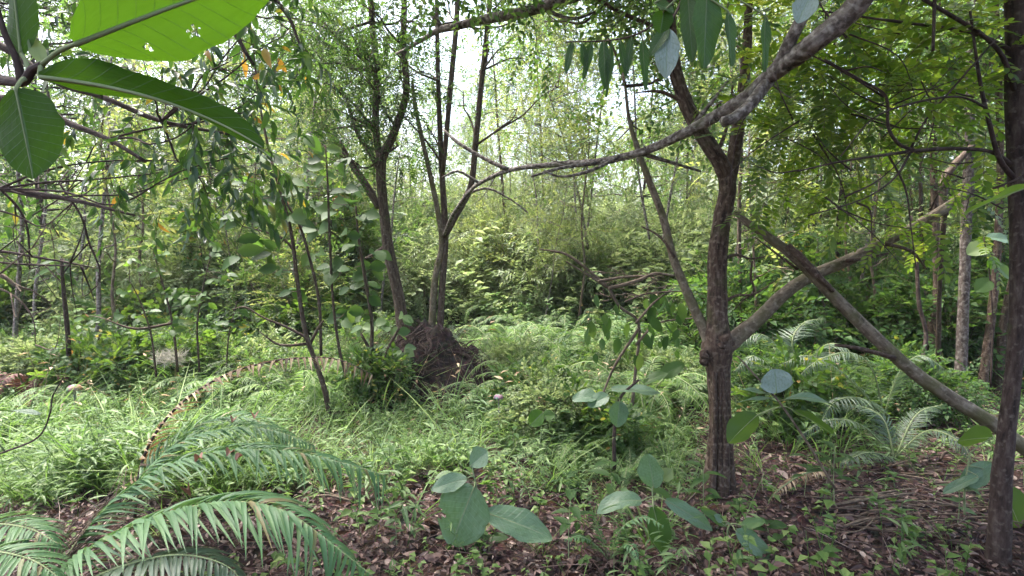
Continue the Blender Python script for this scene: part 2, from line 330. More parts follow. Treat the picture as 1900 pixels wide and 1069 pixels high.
# ------------------------------------------------------------------ foliage templates
RH = leaf_t(.26, 1, .15, .12); RHW = leaf_t(.33, 1, .2, .15); RHN = leaf_t(.15, 1, .1, .2)
OV = leaf_t(.27, 4, .12, .18, .45); LN = leaf_t(.115, 5, .25, .30, .40); RD = leaf_t(.38, 4, .15, .15, .5); OB = leaf_t(.21, 3, .1, .12, .5)
SP = {
 'fine': [sprig_t(11, .30, RH, .062, stem=.0022) for _ in range(4)],
 'finer': [sprig_t(14, .26, RH, .042, stem=.0018) for _ in range(4)],
 'wide': [sprig_t(8, .30, RHW, .095, stem=.003) for _ in range(4)],
 'narrow': [sprig_t(10, .30, RHN, .10, stem=.0022, hang=.25) for _ in range(4)],
 'ovate': [sprig_t(7, .34, OV, .125, stem=.003, jit=.3, flat=.7, opp=k % 2 == 0) for k in range(4)],
 'willow': [sprig_t(7, .36, leaf_t(.175, 5, .25, .3, .42), .14, ang=45, stem=.0025, hang=.75, droop=.45, flat=.3) for _ in range(5)],
 'pinnate': [sprig_t(9, .34, OB, .085, ang=68, stem=.0025, opp=True, jit=.12, flat=.9, droop=.22) for _ in range(4)],
 'pinnate_s': [sprig_t(8, .30, leaf_t(.2, 1, .1, .1), .08, ang=68, stem=.0025, opp=True, jit=.12, flat=.9, droop=.25) for _ in range(3)],
}
def foliage(g, blobs, sp, sc=1., outw=.8, down=.0, upb=.9):
    """twigs with leaves in each blob (centre, radius, count)"""
    Ts = SP[sp]
    for c, r, n in blobs:
        c = np.asarray(c, float); r = np.broadcast_to(np.asarray(r, float), (3,)); n = int(n)
        d = rand_dirs(n); p = c+d*r*(U(0, 1, n)**.45)[:, None]
        dirn = d*outw+U(-.5, .5, (n, 3)); dirn[:, 2] -= down
        up = np.array([0, 0, upb])+U(-.6, .6, (n, 3)); k = R.integers(0, len(Ts), n)
        Rm = frames(dirn, up); s = U(.75, 1.2, n)*sc
        for j in range(len(Ts)):
            q = k == j
            if q.any(): g.inst(Ts[j], p[q], Rm[q], s[q])
def limbs(g, trunk, blobs, r0=.02, sub=4, n=5):
    trunk = np.asarray(trunk, float)
    for c, r, _ in blobs:
        c = np.asarray(c, float); r = float(np.mean(r))
        cand = trunk[trunk[:, 2] < c[2]-.1*r]; cand = trunk if len(cand) == 0 else cand
        a = cand[np.argmin(np.linalg.norm(cand-c, axis=1)+np.abs(cand[:, 2]-c[2]+.5*r)*.5)]
        L = np.linalg.norm(c-a); m = (a+c)/2+U(-.12, .12, 3)*L; m[2] -= .04*L
        g.tube(np.array([a, (a+m)/2+U(-.04, .04, 3)*L, m, (m+c)/2+U(-.05, .05, 3)*L, c]), [r0, r0*.45], n, 0, 3)
        for _ in range(sub):
            e = c+rand_dirs(1)[0]*r*.95; q = (c+e)/2+U(-.15, .15, 3)*r; s = m+(c-m)*U(.3, 1)
            g.tube(np.array([s, q, e]), [r0*.4, r0*.13], 4, 0, 3, cap=False)
def proto_tree(name, h, rad, base, nb, ns, sp, leafm, barkm, tr, stems=1, lean=.2, sc=1., br=.55):
    """an Empty > trunk, crown, standing at the origin"""
    root = thing(name, None, 'tree'); gt, gl = G(), G(); tp = []
    for s in range(stems):
        x, y = (0, 0) if stems == 1 else U(-.12, .12, 2); dx, dy = U(-lean, lean, 2)*h
        P = np.array([[x+dx*t+math.sin(3*t+s)*.05*h*lean*2, y+dy*t+math.sin(4*t+1)*.04*h*lean*2, t*h*.96-.15*(t == 0)] for t in np.linspace(0, 1, 7)])
        P[1:6, :2] += U(-.02, .02, (5, 2))*h*.5
        gt.tube(P, [tr*1.25, tr, tr*.85, tr*.7, tr*.55, tr*.35, tr*.15], 8, 0, 3, rough=.06); tp.append(catmull(P, np.ones(7), 5)[0])
    tp = np.vstack(tp); blobs = []
    for k in range(nb):
        z = base+(1-base)*U(0, 1)**.85; c = tp[np.argmin(np.abs(tp[:, 2]/h-z)+U(0, .05, len(tp)))]; f = math.sin(math.pi*min(1, .15+.8*(z-base)/(1-base)))**.6
        a = U(0, 2*math.pi); q = rad*f*U(.25, 1.)
        blobs.append((np.array([c[0]+q*math.cos(a), c[1]+q*math.sin(a), z*h]), np.array([br, br, br*.6])*U(.7, 1.25), ns*U(.6, 1.2)))
    limbs(gt, tp, blobs, tr*.4); foliage(gl, blobs, sp, sc)
    gt.build('trunk', barkm, root); gl.build('crown', [leafm, 'twig'], root)
    return root
def proto_shrub(name, h, rad, ns, sp, leafm, barkm, stems=6, sc=1., cat='shrub'):
    root = thing(name, None, cat); gt, gl = G(), G(); blobs = []
    for s in range(stems):
        a = U(0, 2*math.pi); q = rad*U(.15, .9); hh = h*U(.55, 1)*(1-.3*q/rad); e = np.array([q*math.cos(a), q*math.sin(a), hh])
        P = np.array([[U(-.05, .05), U(-.05, .05), -.1], e*[.3, .3, .4]+U(-.06, .06, 3), e*[.7, .7, .75]+U(-.06, .06, 3), e])
        gt.tube(P, [.014, .004], 5, 0, 3)
        for t in (.4, .7, 1): blobs.append((P[1]+(e-P[1])*t+U(-.1, .1, 3), np.array([.30, .30, .26])*rad*U(.8, 1.3)+.06, ns))
        for _ in range(3): gt.tube(np.array([P[1]+(e-P[1])*U(0, .8), e+U(-.3, .3, 3)*rad]), [.006, .002], 4, 0, 1, smooth=False)
    foliage(gl, blobs, sp, sc)
    gt.build('stem', barkm, root); gl.build('foliage', [leafm, 'twig'], root)
    return root
def frond_geo(g, P, N=34, ln=.22, wd=.022, ang=62, droop=.35, r=.006, up=(0, 0, 1), prof=None, fold=.25, base=.12, tip=1., segs=4, mi=0, asym=1., tw=0.):
    """once-pinnate frond: spine P (points), N pairs of narrow leaflets; geometry of leaflets only"""
    Q, _ = catmull(P, np.ones(len(P)), 10); s = np.concatenate([[0], np.cumsum(np.linalg.norm(np.diff(Q, axis=0), axis=1))]); s /= s[-1]
    tg = unit(np.gradient(Q, axis=0)); T = leaf_t(wd/ln, segs, fold, droop, .28)
    for side in (-1, 1):
        ts = base+(1-base)*np.linspace(0, 1, N)**1.05*tip+U(-.25, .25, N)/N*(1-base); ts = np.clip(ts, 0, 1)
        p = np.stack([np.interp(ts, s, Q[:, k]) for k in range(3)], 1); t = unit(np.stack([np.interp(ts, s, tg[:, k]) for k in range(3)], 1))
        u = unit(np.asarray(up, float)+0*t); sd = unit(np.cross(t, u))*side; nn = np.cross(sd, t)*side
        a = np.radians(ang-25*ts**2+U(-7, 7, N))[:, None]
        d = sd*np.sin(a)+t*np.cos(a)-np.array([0, 0, tw])+U(-.08, .08, (N, 3)); nn = unit(nn+U(-.3, .3, (N, 3)))
        q = (np.sin(math.pi*np.clip(.16+.84*(ts-base)/(1-base), 0, 1)**.75)**.7 if prof is None else prof(ts))
        g.inst(T, p, frames(d, nn), np.stack([.55*ln+.45*ln*q, ln*np.maximum(q, .06), ln*np.ones(N)*.9], 1)*U(.86, 1.07, N)[:, None]*(asym if side > 0 else 1), mi)
def frond(parent, P, fm='fern', sm='stalk', r=.006, **k):
    g = G(); frond_geo(g, P, r=r, **k); o = g.build('frond', fm, parent)
    s = G(); s.tube(P, [r, r*.8, r*.25], 6, 0, 8); s.build('stalk', sm, o)
    return o
def proto_fern(name, nf, L, fm='fern', N=26, ln=.2, wd=.026, one=True, rise=.75, cat='fern'):
    root = thing(name, None, cat); G0, G1 = G(), G()
    for k in range(nf):
        a = 2*math.pi*k/nf+U(-.3, .3); l = L*U(.75, 1.1); h = l*rise*U(.55, 1.0); c, s = math.cos(a), math.sin(a)
        P = np.array([[0, 0, -.03], [c*l*.2, s*l*.2, h*.55], [c*l*.5, s*l*.5, h*.92], [c*l*.8, s*l*.8, h*.85], [c*l*1.05, s*l*1.05, h*.5]]); P[1:] += U(-.03, .03, (4, 3))
        if one: frond_geo(G0, P, N, ln*l/L, wd, segs=3, base=.22); G1.tube(P, [.006, .002], 4, 0, 3, cap=False)
        else: frond(root, P, fm, 'stalk', .006, N=N, ln=ln*l/L, wd=wd, base=.22)
    if one: G0.build('fronds', fm, root); G1.build('stalks', 'stalk', root)
    return root
def big_leaf(name, parent, p0, p1, width, nrm=None, sag=0., fold=.25, mat='big', segs=(18, 10), peak=.45, holes=(), wave=.04, curl=.06, pet=None, sharp=.6, twist=0.):
    """a broad leaf from p0 (base) to p1 (tip), `width` across, its upper side towards nrm"""
    p0, p1 = np.asarray(p0, float), np.asarray(p1, float); ax = p1-p0; L = np.linalg.norm(ax); nrm = unit(np.array([0, -.5, 1.]) if nrm is None else np.asarray(nrm, float))
    nu, nv = segs[1], segs[0]; t = np.linspace(0, 1, nv+1); sp = p0+ax*t[:, None]+nrm*(sag*L*4*t*(1-t))[:, None]+np.array([0, 0, -1])*(curl*L*t**3)[:, None]
    tg = unit(np.gradient(sp, axis=0)); sd = unit(np.cross(tg, nrm+0*tg)); nn = np.cross(sd, tg)
    tw = twist*t[:, None]; sd, nn = sd*np.cos(tw)+nn*np.sin(tw), nn*np.cos(tw)-sd*np.sin(tw)
    e = math.log(.5)/math.log(peak); hw = width/2*np.sin(math.pi*np.clip(t, .012, .99)**e)**sharp
    ph = U(0, 6.3); hw = hw*(1+.035*np.sin(t*17+ph)+.02*np.sin(t*31+ph)); u = np.linspace(-1, 1, nu+1)
    off = hw[:, None]*u[None]; z = np.abs(off)*fold+wave*L*np.sin(t[:, None]*9+ph+u[None]*1.5)*np.abs(u[None])*.6-.012*L*np.abs(np.sin(t[:, None]*33-np.abs(u[None])*2))*np.abs(u[None])*.35
    V = sp[:, None]+off[..., None]*sd[:, None]*np.cos(math.atan(fold))+z[..., None]*nn[:, None]
    i = (np.arange(nv)[:, None]*(nu+1)+np.arange(nu)[None]); f = np.stack([i, i+1, i+nu+2, i+nu+1], -1).reshape(-1, 4)
    uv = np.stack([np.repeat(u[None], nv+1, 0), np.repeat(t[:, None], nu+1, 1)], -1).reshape(-1, 2)
    if holes:
        fc = uv[f].mean(1); keep = np.ones(len(f), bool)
        for hu, hv, hr in holes: keep &= ((fc[:, 0]-hu)*width/2/L)**2+(fc[:, 1]-hv)**2 > (hr*(1+.3*np.sin(5*np.arctan2(fc[:, 1]-hv, (fc[:, 0]-hu)*.3))))**2
        f = f[keep]
    g = G(); g.add(V.reshape(-1, 3), f, 0, uv)
    if pet is not None: g.tube(np.array([pet, (np.asarray(pet)+p0)/2+[0, 0, .004], p0, sp[2]]), [.0035, .003, .0028, .0015], 6, 1, 3)
    g.tube(sp-nn*.0012, np.linspace(.0026, .0006, nv+1)*min(1.5, L/.2), 5, 1, 1, smooth=False)
    return g.build(name, [mat, 'stalk'], parent)

# ------------------------------------------------------------------ the large trees
def plain_tree(name, label, stems, barkm, base, extra_part=None):
    root = thing(name, label, 'tree')
    for nm, P, r, k in stems:
        g = G(); g.tube(P, r, k, 0, 6, rough=.05); g.build(nm, barkm, root)
    return root
def px_r(rs, d): return np.array(rs, float)*d/F

# right-hand forked tree
D = 3.6
mt_ = thing('forked_tree', 'reddish brown tree with a swollen knot low on its trunk where limbs fork', 'tree')
P = path([(1326, 960), (1328, 915), (1332, 850), (1336, 760), (1333, 690), (1331, 645), (1331, 590), (1330, 530), (1331, 470), (1340, 405), (1350, 345), (1335, 300), (1300, 245), (1272, 190), (1252, 125), (1245, 60), (1232, -60), (1215, -190)], D)
g = G(); g.tube(P, px_r([46, 28, 19.5, 18.5, 21, 28, 18.5, 16.5, 17, 15.5, 14.5, 14.5, 13, 13, 11.5, 10.5, 9, 7], D), 22, 0, 7, rough=.055)
for k in range(9):   # knots and torn bark round the fork
    a = U(0, 2*math.pi); c = at(1332+U(-26, 26), 645+U(-25, 22), D-.08*abs(math.cos(a))); g.tube(np.array([c+[0, .04, 0], c+[U(-.02, .02), -.01, U(-.02, .02)], c+[U(-.03, .03), -.035, U(-.03, .02)]]), [.03, .028, .008], 7, 0, 3, rough=.2)
for k in range(5):   # ridges running down to the roots
    a = U(-1.2, 1.2); b0 = at(1332+math.sin(a)*20, 690, D-.07*math.cos(a)); b1 = at(1330+math.sin(a)*34, 940, D-.11*math.cos(a)); g.tube(np.array([b0, (b0+b1)/2+U(-.012, .012, 3), b1]), [.014, .02, .03], 7, 0, 5, rough=.12)
g.build('trunk', 'bark_red', mt_); TRUNK_MAIN = P
g = G(); LL = path([(1322, 645), (1302, 602), (1276, 545), (1250, 480), (1230, 402), (1206, 340), (1188, 290), (1168, 225), (1160, 160)], D, 3.9); g.tube(LL, px_r([13, 10.5, 8.5, 7.5, 7, 6.5, 5.5, 4, 2.5], D), 12, 0, 5, rough=.06); g.build('left_limb', 'bark_moss', mt_)
g = G(); P2 = path([(1338, 650), (1372, 622), (1412, 588), (1452, 548), (1500, 515), (1570, 484), (1640, 450), (1710, 414), (1772, 374), (1790, 362)], D, 3.75)
g.tube(P2, px_r([19, 16, 14, 13, 12, 11.5, 10.5, 10, 9.5, 9], D)*.92, 14, 0, 5, rough=.06); g.build('right_limb', 'bark_moss', mt_)
g = G(); P3 = path([(1352, 350), (1366, 262), (1377, 180), (1386, 90), (1392, -60)], 3.68, 3.8); g.tube(P3, px_r([12, 12, 10, 9, 6], D), 12, 0, 5, rough=.06)
for q, rr in (([(1340, 482), (1366, 473), (1392, 480), (1420, 476)], [4, 2.5, 2, 1.2]), ([(1396, 484), (1393, 515), (1399, 540), (1380, 556), (1362, 575)], [1.8, 2.2, 2, 1.6, 1]), ([(1340, 562), (1368, 548), (1400, 546), (1440, 520)], [3.5, 2.5, 2, 1]), ([(1252, 478), (1225, 440), (1190, 420)], [3, 2.4, 1.5]),
              ([(1572, 484), (1612, 478), (1650, 470)], [4, 3, 2]), ([(1325, 300), (1352, 225), (1360, 150)], [4, 3, 2]), ([(1270, 190), (1225, 170), (1180, 172)], [4, 3, 1]), ([(1640, 452), (1690, 466), (1720, 500)], [4, 3, 1])):
    g.tube(path(q, D-.02, D+.1), px_r(rr, D), 7, 0, 4, rough=.08)
g.build('branches', 'bark_red', mt_)
gl, gb = G(), G(); blobs = []
for k in range(30):
    px, py, d = U(700, 1500), U(-420, -40), U(3.0, 5.2); blobs.append((at(px, py, d), [.5, .5, .3], 46))
for c in [(1170, 240, 4.4), (1230, 150, 4.2), (1330, 200, 4.2), (1120, 60, 4.4), (1010, 40, 4.6), (1360, 90, 4.2)]: blobs.append((at(*c), [.34, .34, .25], 34))
limbs(gb, np.vstack([TRUNK_MAIN[11:], P3, LL[5:]]), blobs, .014, 3); foliage(gl, blobs, 'fine', 1.)
foliage(gl, [(np.array([U(-2.2, 2.6), U(.2, 4.6), U(4.2, 6.2)]), [.75, .75, .35], 34) for _ in range(34)], 'wide', 1.5)  # extra leaves overhead, out of view, added to shade the foreground
gb.build('twigs', 'bark', mt_); gl.build('crown', ['fine', 'twig'], mt_)

# dark tree at the right edge
D = 2.7
et = thing('edge_tree', 'dark mottled trunk at the right edge with a dense crown of feathery leaves', 'tree')
EP = path([(1848, 1110), (1852, 1040), (1856, 970), (1858, 890), (1868, 800), (1880, 700), (1888, 600), (1893, 450), (1891, 300), (1888, 150), (1885, -40), (1880, -300)], D)
g = G(); g.tube(EP, px_r([27, 20, 17.5, 16, 13.5, 12.8, 13, 15.5, 18.5, 18.5, 17, 12], D), 18, 0, 6, rough=.05); g.build('trunk', 'bark_dark', et)
g = G()
for q, rr, d0, d1 in (([(1890, 340), (1856, 298), (1836, 230), (1822, 170), (1812, 110), (1800, 20)], [9, 7, 6, 5, 4, 3], 2.7, 2.5),
                  ([(1880, 310), (1840, 282), (1770, 276), (1700, 280), (1640, 288), (1560, 300), (1480, 318)], [8, 6, 6, 6, 4, 3, 2], 2.7, 2.5),
                  ([(1700, 280), (1668, 268), (1648, 235), (1644, 180), (1600, 150), (1530, 110)], [5, 5, 4, 4, 3, 2], 2.6, 2.4), ([(1690, 275), (1720, 220), (1780, 150), (1850, 70)], [4, 3, 3, 2], 2.6, 2.5),
                  ([(1690, 282), (1660, 330), (1600, 370), (1500, 400)], [4, 3, 2, 2], 2.6, 2.5), ([(1650, 290), (1680, 350), (1690, 420), (1700, 500)], [3, 3, 2, 2], 2.6, 2.7),
                  ([(1830, 200), (1780, 180), (1700, 190), (1620, 220), (1560, 290)], [4, 3, 3, 2, 2], 2.55, 2.4), ([(1735, -20), (1733, 40), (1731, 95)], [5, 4, 4], 2.4, 2.4), ([(1640, 180), (1560, 130), (1500, 100)], [3, 3, 2], 2.5, 2.4),
                  ([(1886, 180), (1850, 90), (1750, 20), (1600, -60)], [8, 6, 5, 3], 2.7, 2.3), ([(1888, 100), (1800, 60), (1660, 40), (1520, 20)], [7, 5, 4, 2], 2.7, 2.6)):
    g.tube(path(q, d0, d1), px_r(rr, D)*.6, 8, 0, 5, rough=.06)
for k in range(34):  # bare twigs through the feathery leaves
    a = at(U(1420, 1880), U(60, 400), U(2.4, 3.0)); b = a+unit(rand_dirs(1)[0]*[1, .4, .8])*U(.15, .5); g.tube(np.array([a, (a+b)/2+U(-.05, .05, 3), b]), [U(.003, .006), .0015], 5, 0, 4)
g.build('branches', 'bark_dark', et)
gl = G(); blobs = []
for px, py, d, n in ((1480, 150, 3.1, 26), (1560, 210, 3.0, 30), (1630, 150, 3.0, 30), (1560, 60, 3.0, 30), (1680, 70, 3.0, 30), (1790, 60, 3.0, 26), (1750, 190, 3.1, 26), (1470, 250, 3.2, 20), (1600, 320, 3.2, 22), (1450, 350, 3.3, 14), (1800, 320, 3.2, 18), (1700, 400, 3.4, 14), (1500, 20, 2.9, 18), (1850, 420, 3.2, 12), (1440, 90, 3.2, 12)):
    blobs.append((at(px, py, d), [.36, .5, .2], int(n*1.35)))
for k in range(12): blobs.append((at(U(1500, 2600), U(-900, -200), U(2.3, 3.6)), [.5, .5, .25], 24))
foliage(gl, [(np.array([U(1.6, 4.6), U(-.5, 3.6), U(3.6, 5.6)]), [.7, .7, .3], 30) for _ in range(26)], 'wide', 1.4)  # unseen leaf clumps put in above the frame to darken the near right
foliage(gl, blobs, 'pinnate', .74, outw=1., down=.12, upb=2.0); gl.build('crown', ['pinnate', 'twig'], et)

# the pair on the mound
D = 6.5
fk = thing('slender_forked_tree', 'slender tree on the soil mound, its single trunk forking in two high up', 'tree')
g = G(); g.tube(path([(752, 650), (744, 580), (735, 530), (722, 470), (713, 400), (707, 330), (709, 283)], D), px_r([14, 11, 10.5, 10.5, 9, 8.8, 9], D), 14, 0, 6, rough=.05)
for q, rr in (([(706, 300), (697, 235), (699, 130), (690, 40), (684, -80)], [7, 6.5, 6, 5.5, 4]), ([(711, 290), (735, 235), (754, 168), (749, 85), (752, -90)], [8.5, 7.5, 6.5, 6, 4]), ([(707, 322), (688, 286), (660, 240), (640, 175)], [6, 5, 4, 2]), ([(703, 385), (680, 345), (650, 300), (630, 262)], [7, 7, 6, 3]), ([(716, 458), (700, 468), (678, 480)], [5, 4, 2])):
    g.tube(path(q, D, D+.15), px_r(rr, D), 10, 0, 5, rough=.05)
g.build('trunk', 'bark', fk)
gl, gb = G(), G(); blobs = []
for px, py in ((600, 150), (640, 210), (590, 240), (660, 130), (740, 270), (650, 60), (700, 160), (600, 40), (770, 40), (560, 120), (740, 130), (640, 300), (690, 20), (790, -60), (690, -90), (600, -80), (520, 30)): blobs.append((at(px, py, D+U(-.5, .6)), [.5, .5, .36], 85))
limbs(gb, path([(706, 300), (697, 235), (699, 130), (690, 40), (735, 235), (754, 168), (749, 85), (690, -60), (752, -70)], D), blobs, .018, 4); foliage(gl, blobs, 'finer', 1.1, down=.2)
gb.build('branches', 'bark', fk); gl.build('crown', ['dark', 'twig'], fk)
ts = thing('triple_stemmed_tree', 'tree of several thin stems on the soil mound, splitting into a narrow fan', 'tree')
for q, rr in (([(803, 640), (802, 600), (807, 520), (820, 455), (812, 390), (795, 310), (772, 205), (765, 150)], [9, 7, 6.4, 6, 5, 4.4, 3.6, 2.6]), ([(820, 650), (817, 610), (820, 540), (826, 440), (819, 300), (813, 150), (809, -60)], [9, 6.8, 6.2, 6.2, 5.2, 4.4, 3.5]),
              ([(824, 440), (850, 392), (874, 343), (882, 270), (896, 130), (916, -60)], [6.5, 6.5, 6, 5.5, 5, 4]), ([(822, 320), (836, 160), (847, 40), (853, -90)], [4.5, 5, 5, 4])):
    g = G(); g.tube(path(q, D, D+.1), px_r(rr, D), 10, 0, 6, rough=.05); g.build('stem', 'bark_moss' if q[0][0] == 803 else 'bark', ts)
gl, gb = G(), G(); blobs = []
for k in range(20): blobs.append((at(U(760, 1000), U(-420, -10), D+U(-1.2, .8)), [.5, .5, .36], 14))
for c in ((980, 110), (900, 60), (860, 170), (960, 200), (790, 230), (1040, 160), (740, 40), (830, 20), (1000, 30), (730, 190), (770, 120), (890, 130), (930, 40), (700, 60), (960, 60)): blobs.append((at(*c, D+.3), [.45, .45, .35], 16))
limbs(gb, path([(819, 300), (813, 150), (809, -60), (896, 130), (912, -40), (846, 40), (882, 270)], D), blobs, .014, 3); foliage(gl, blobs, 'finer', 1.1)
gb.build('branches', 'bark', ts); gl.build('crown', ['fine', 'twig'], ts)

# overhanging limb that sweeps down across the clearing: it grows from a tree out of view on the right
ov = thing('overhanging_limb_tree', 'long pale grey limb sweeping down from the upper right and thinning out over the clearing', 'tree')
OB_ = path([(1640, -70, 2.2), (1580, 20, 2.3), (1510, 80, 2.4), (1440, 132, 2.6), (1385, 180, 2.75), (1335, 212, 2.9), (1265, 250, 3.1), (1190, 282, 3.4), (1110, 300, 3.7), (1030, 305, 4.0), (945, 316, 4.3), (890, 340, 4.6), (866, 360, 4.8)])
g = G(); g.tube(np.vstack([at(1900, -560, 2.0), at(1760, -260, 2.1), OB_]), [.09, .075]+list(px_r([22, 20, 17.5, 15, 12, 11, 8.8, 7.2, 6.2, 5, 4.2, 3.8, 3.2], 1)*np.array([2.2, 2.3, 2.4, 2.6, 2.75, 2.9, 3.1, 3.4, 3.7, 4.0, 4.3, 4.6, 4.8])), 16, 0, 10, rough=.10); g.build('limb', 'bark_grey', ov)
for q, rr in (([(1425, 150, 2.65), (1395, 190, 2.6), (1368, 215, 2.58), (1342, 226, 2.56)], [12, 11.5, 10.5, 9.5]), ([(1440, 130, 2.6), (1462, 85, 2.5), (1480, 50, 2.45), (1500, 5, 2.4), (1520, -60, 2.4)], [11, 11, 10.5, 9, 8]), ([(1275, 246, 3.1), (1320, 190, 3.0), (1350, 150, 3.0)], [5, 4, 3])):
    g = G(); g.tube(path(q, 1), px_r(rr, 2.6), 12, 0, 5, rough=.1); g.build('side_branch', 'bark_grey', ov)
for q, rr in (([(945, 316, 4.3), (900, 295, 4.4), (850, 265, 4.5), (822, 240, 4.6)], [5, 4, 4, 2]), ([(1110, 302, 3.7), (1040, 312, 3.7), (985, 328, 3.7)], [4, 3, 2]), ([(1190, 285, 3.4), (1240, 300, 3.4), (1300, 318, 3.5)], [4, 3, 2]), ([(1150, 290, 3.5), (1100, 315, 3.5), (1045, 328, 3.5), (1010, 318, 3.5)], [3, 3, 2, 2]), ([(866, 360, 4.8), (905, 350, 4.8), (950, 372, 4.8), (980, 395, 4.8)], [3, 3, 2, 2]), ([(890, 340, 4.6), (850, 318, 4.6), (820, 330, 4.6)], [3, 3, 2]), ([(866, 362, 4.8), (840, 400, 5.2), (824, 436, 5.8)], [5, 5, 4])):
    g = G(); g.tube(path(q, 1), px_r(rr, 4.0), 7, 0, 4, rough=.06); g.build('side_branch', 'bark_grey', ov)
for k in range(20):
    i = R.integers(3, len(OB_)-2); a = OB_[i]+(OB_[i+1]-OB_[i])*U(0, 1); b = a+np.array([U(-.25, .15), U(-.1, .1), U(-.25, .2)])*U(.3, 1.2); g = G(); g.tube(np.array([a, (a+b)/2+U(-.03, .03, 3), b]), [.005, .0015], 5, 0, 3); g.build('twig', 'bark_grey', ov)
g = G(); g.tube(np.array([[2.15, 1.9, 0.-.2], [2.05, 1.9, 1.6], [1.95, 1.95, 2.7], [at(1900, -560, 2.0)[0], 2.0, at(1900, -560, 2.0)[2]], [1.7, 2.0, 5.5]]), [.15, .12, .11, .11, .05], 12, 0, 6, rough=.06); g.build('trunk', 'bark_grey', ov)

# upper crossing bough
ub = thing('high_bough', 'bare grey bough crossing high in front of the thin stemmed tree', 'branch')
g = G(); g.tube(path([(1200, -60, 3.4), (1110, -25, 3.6), (1040, 2, 3.8), (960, 25, 4.0), (900, 36, 4.2), (850, 48, 4.3), (815, 56, 4.4), (790, 70, 4.5), (760, 88, 4.6), (735, 100, 4.7)], 1), px_r([10.5, 10, 9.5, 9, 8.5, 7.5, 6.5, 4.2, 3.6, 2.5], 4.0), 12, 0, 5, rough=.06)
g.tube(path([(820, 55, 4.4), (812, 42, 4.4), (803, 28, 4.4)], 1), px_r([7, 6, 4], 4.4), 8, 0, 4, rough=.1)
g.tube(path([(1000, 14, 3.9), (1060, 35, 3.8), (1110, 20, 3.8)], 1), px_r([4, 3, 2], 4.), 6, 0, 4)
g.build('wood', 'bark_grey', ub)
g = G(); bl = [(at(1230, -60, 3.4), .35, 30), (at(1150, 10, 3.6), .22, 18), (at(1080, -60, 3.8), .35, 26)]; foliage(g, bl, 'fine'); g.build('leaves', ['fine', 'twig'], ub)

# leaning dead log
lg = thing('leaning_dead_log', 'pale bare dead trunk leaning from the forked tree down to the right', 'log')
g = G(); g.tube(path([(1362, 392, 3.5), (1385, 412, 3.48), (1425, 440, 3.46), (1480, 482, 3.43), (1542, 545, 3.4), (1620, 622, 3.36), (1700, 694, 3.33), (1780, 748, 3.3), (1850, 792, 3.27), (1950, 872, 3.22), (2080, 985, 3.18)], 1), px_r([4, 6.5, 9, 10.2, 11, 11.4, 11.8, 12, 12.2, 12.5, 13], 3.4), 14, 0, 6, rough=.06); g.build('trunk', 'bark_moss', lg)
g = G(); g.tube(path([(1462, 455, 3.4), (1485, 478, 3.36), (1510, 505, 3.34), (1545, 540, 3.36)], 1), px_r([6, 8, 8, 5], 3.4), 8, 0, 5, rough=.1); g.build('peeling_strip', 'bark_red', lg)
g = G(); g.tube(path([(1480, 500, 3.42), (1440, 470, 3.42), (1400, 440, 3.42)], 1), px_r([3, 2, 1], 3.4), 6, 0, 3); g.build('twig', 'bark_red', lg)
g = G(); g.tube(path([(1660, 665, 3.3), (1600, 648, 3.3), (1550, 640, 3.3)], 1), px_r([5, 4, 3], 3.4), 7, 0, 4, rough=.1); g.build('broken_branch', 'bark_red', lg)
# ------------------------------------------------------------------ slim trunks on the right, behind the log
for lab, P, r, D, bm in (('straight pale mottled trunk with white lichen, second from the right edge', [(1772, 800), (1780, 720), (1785, 640), (1790, 500), (1795, 350), (1800, 200), (1803, -80)], [11, 10.5, 9.5, 9, 8.5, 8, 7], 5.4, 'bark_pale'),
                 ('thin brown trunk just left of the pale mottled trunk, kinked near its foot', [(1736, 790), (1742, 700), (1728, 620), (1738, 540), (1736, 420), (1732, 280), (1738, 100), (1745, -80)], [8, 7.5, 7, 6.5, 6, 6, 5, 4], 6.0, 'bark_red'),
                 ('thin leaning trunk between the pale mottled trunk and the dark edge tree', [(1815, 800), (1826, 690), (1838, 600), (1850, 480), (1856, 300), (1850, 80), (1842, -80)], [8, 7.5, 7, 6.5, 6, 5.5, 5], 5.6, 'bark_red'),
                 ('crooked dead thin trunk with a dark twisted top right of the log', [(1712, 800), (1710, 690), (1718, 620), (1705, 560), (1700, 470), (1690, 400)], [4, 4, 3.5, 3.5, 3, 2], 5.2, 'bark_dark')):
    t = thing('slim_tree' if 'dead' not in lab else 'dead_sapling', lab, 'tree'); g = G(); g.tube(path(P, D, D+.2), px_r(r, D), 10, 0, 6, rough=.06)
    tp = path(P, D, D+.2); g.build('trunk', bm, t)
    if 'dead' not in lab:
        gl, gb = G(), G(); bl = [(tp[-1]+np.array([U(-.8, .8), U(-.6, .6), U(-1.2, 1.6)]), [.5, .5, .3], 34) for _ in range(9)]+[(tp[-2]+np.array([U(-.6, .6), U(-.3, .6), U(-.4, .6)]), [.35, .35, .25], 22) for _ in range(4)]
        limbs(gb, catmull(tp, np.ones(len(tp)), 5)[0][12:], bl, .012, 3); foliage(gl, bl, 'fine'); gb.build('branches', bm, t); gl.build('crown', ['fine', 'twig'], t)
t = thing('broken_bough', 'broken orange brown bough end poking up beside the pale mottled trunk', 'branch'); D = 5.0
g = G(); g.tube(path([(1752, 400), (1750, 360), (1757, 325), (1786, 290), (1822, 254)], D), px_r([6, 7, 7, 6, 5], D), 10, 0, 5, rough=.12); g.tube(path([(1752, 400), (1744, 520), (1740, 700)], D, 5.8), px_r([5, 4, 5], D), 8, 0, 5, rough=.08); g.build('wood', 'bark', t)

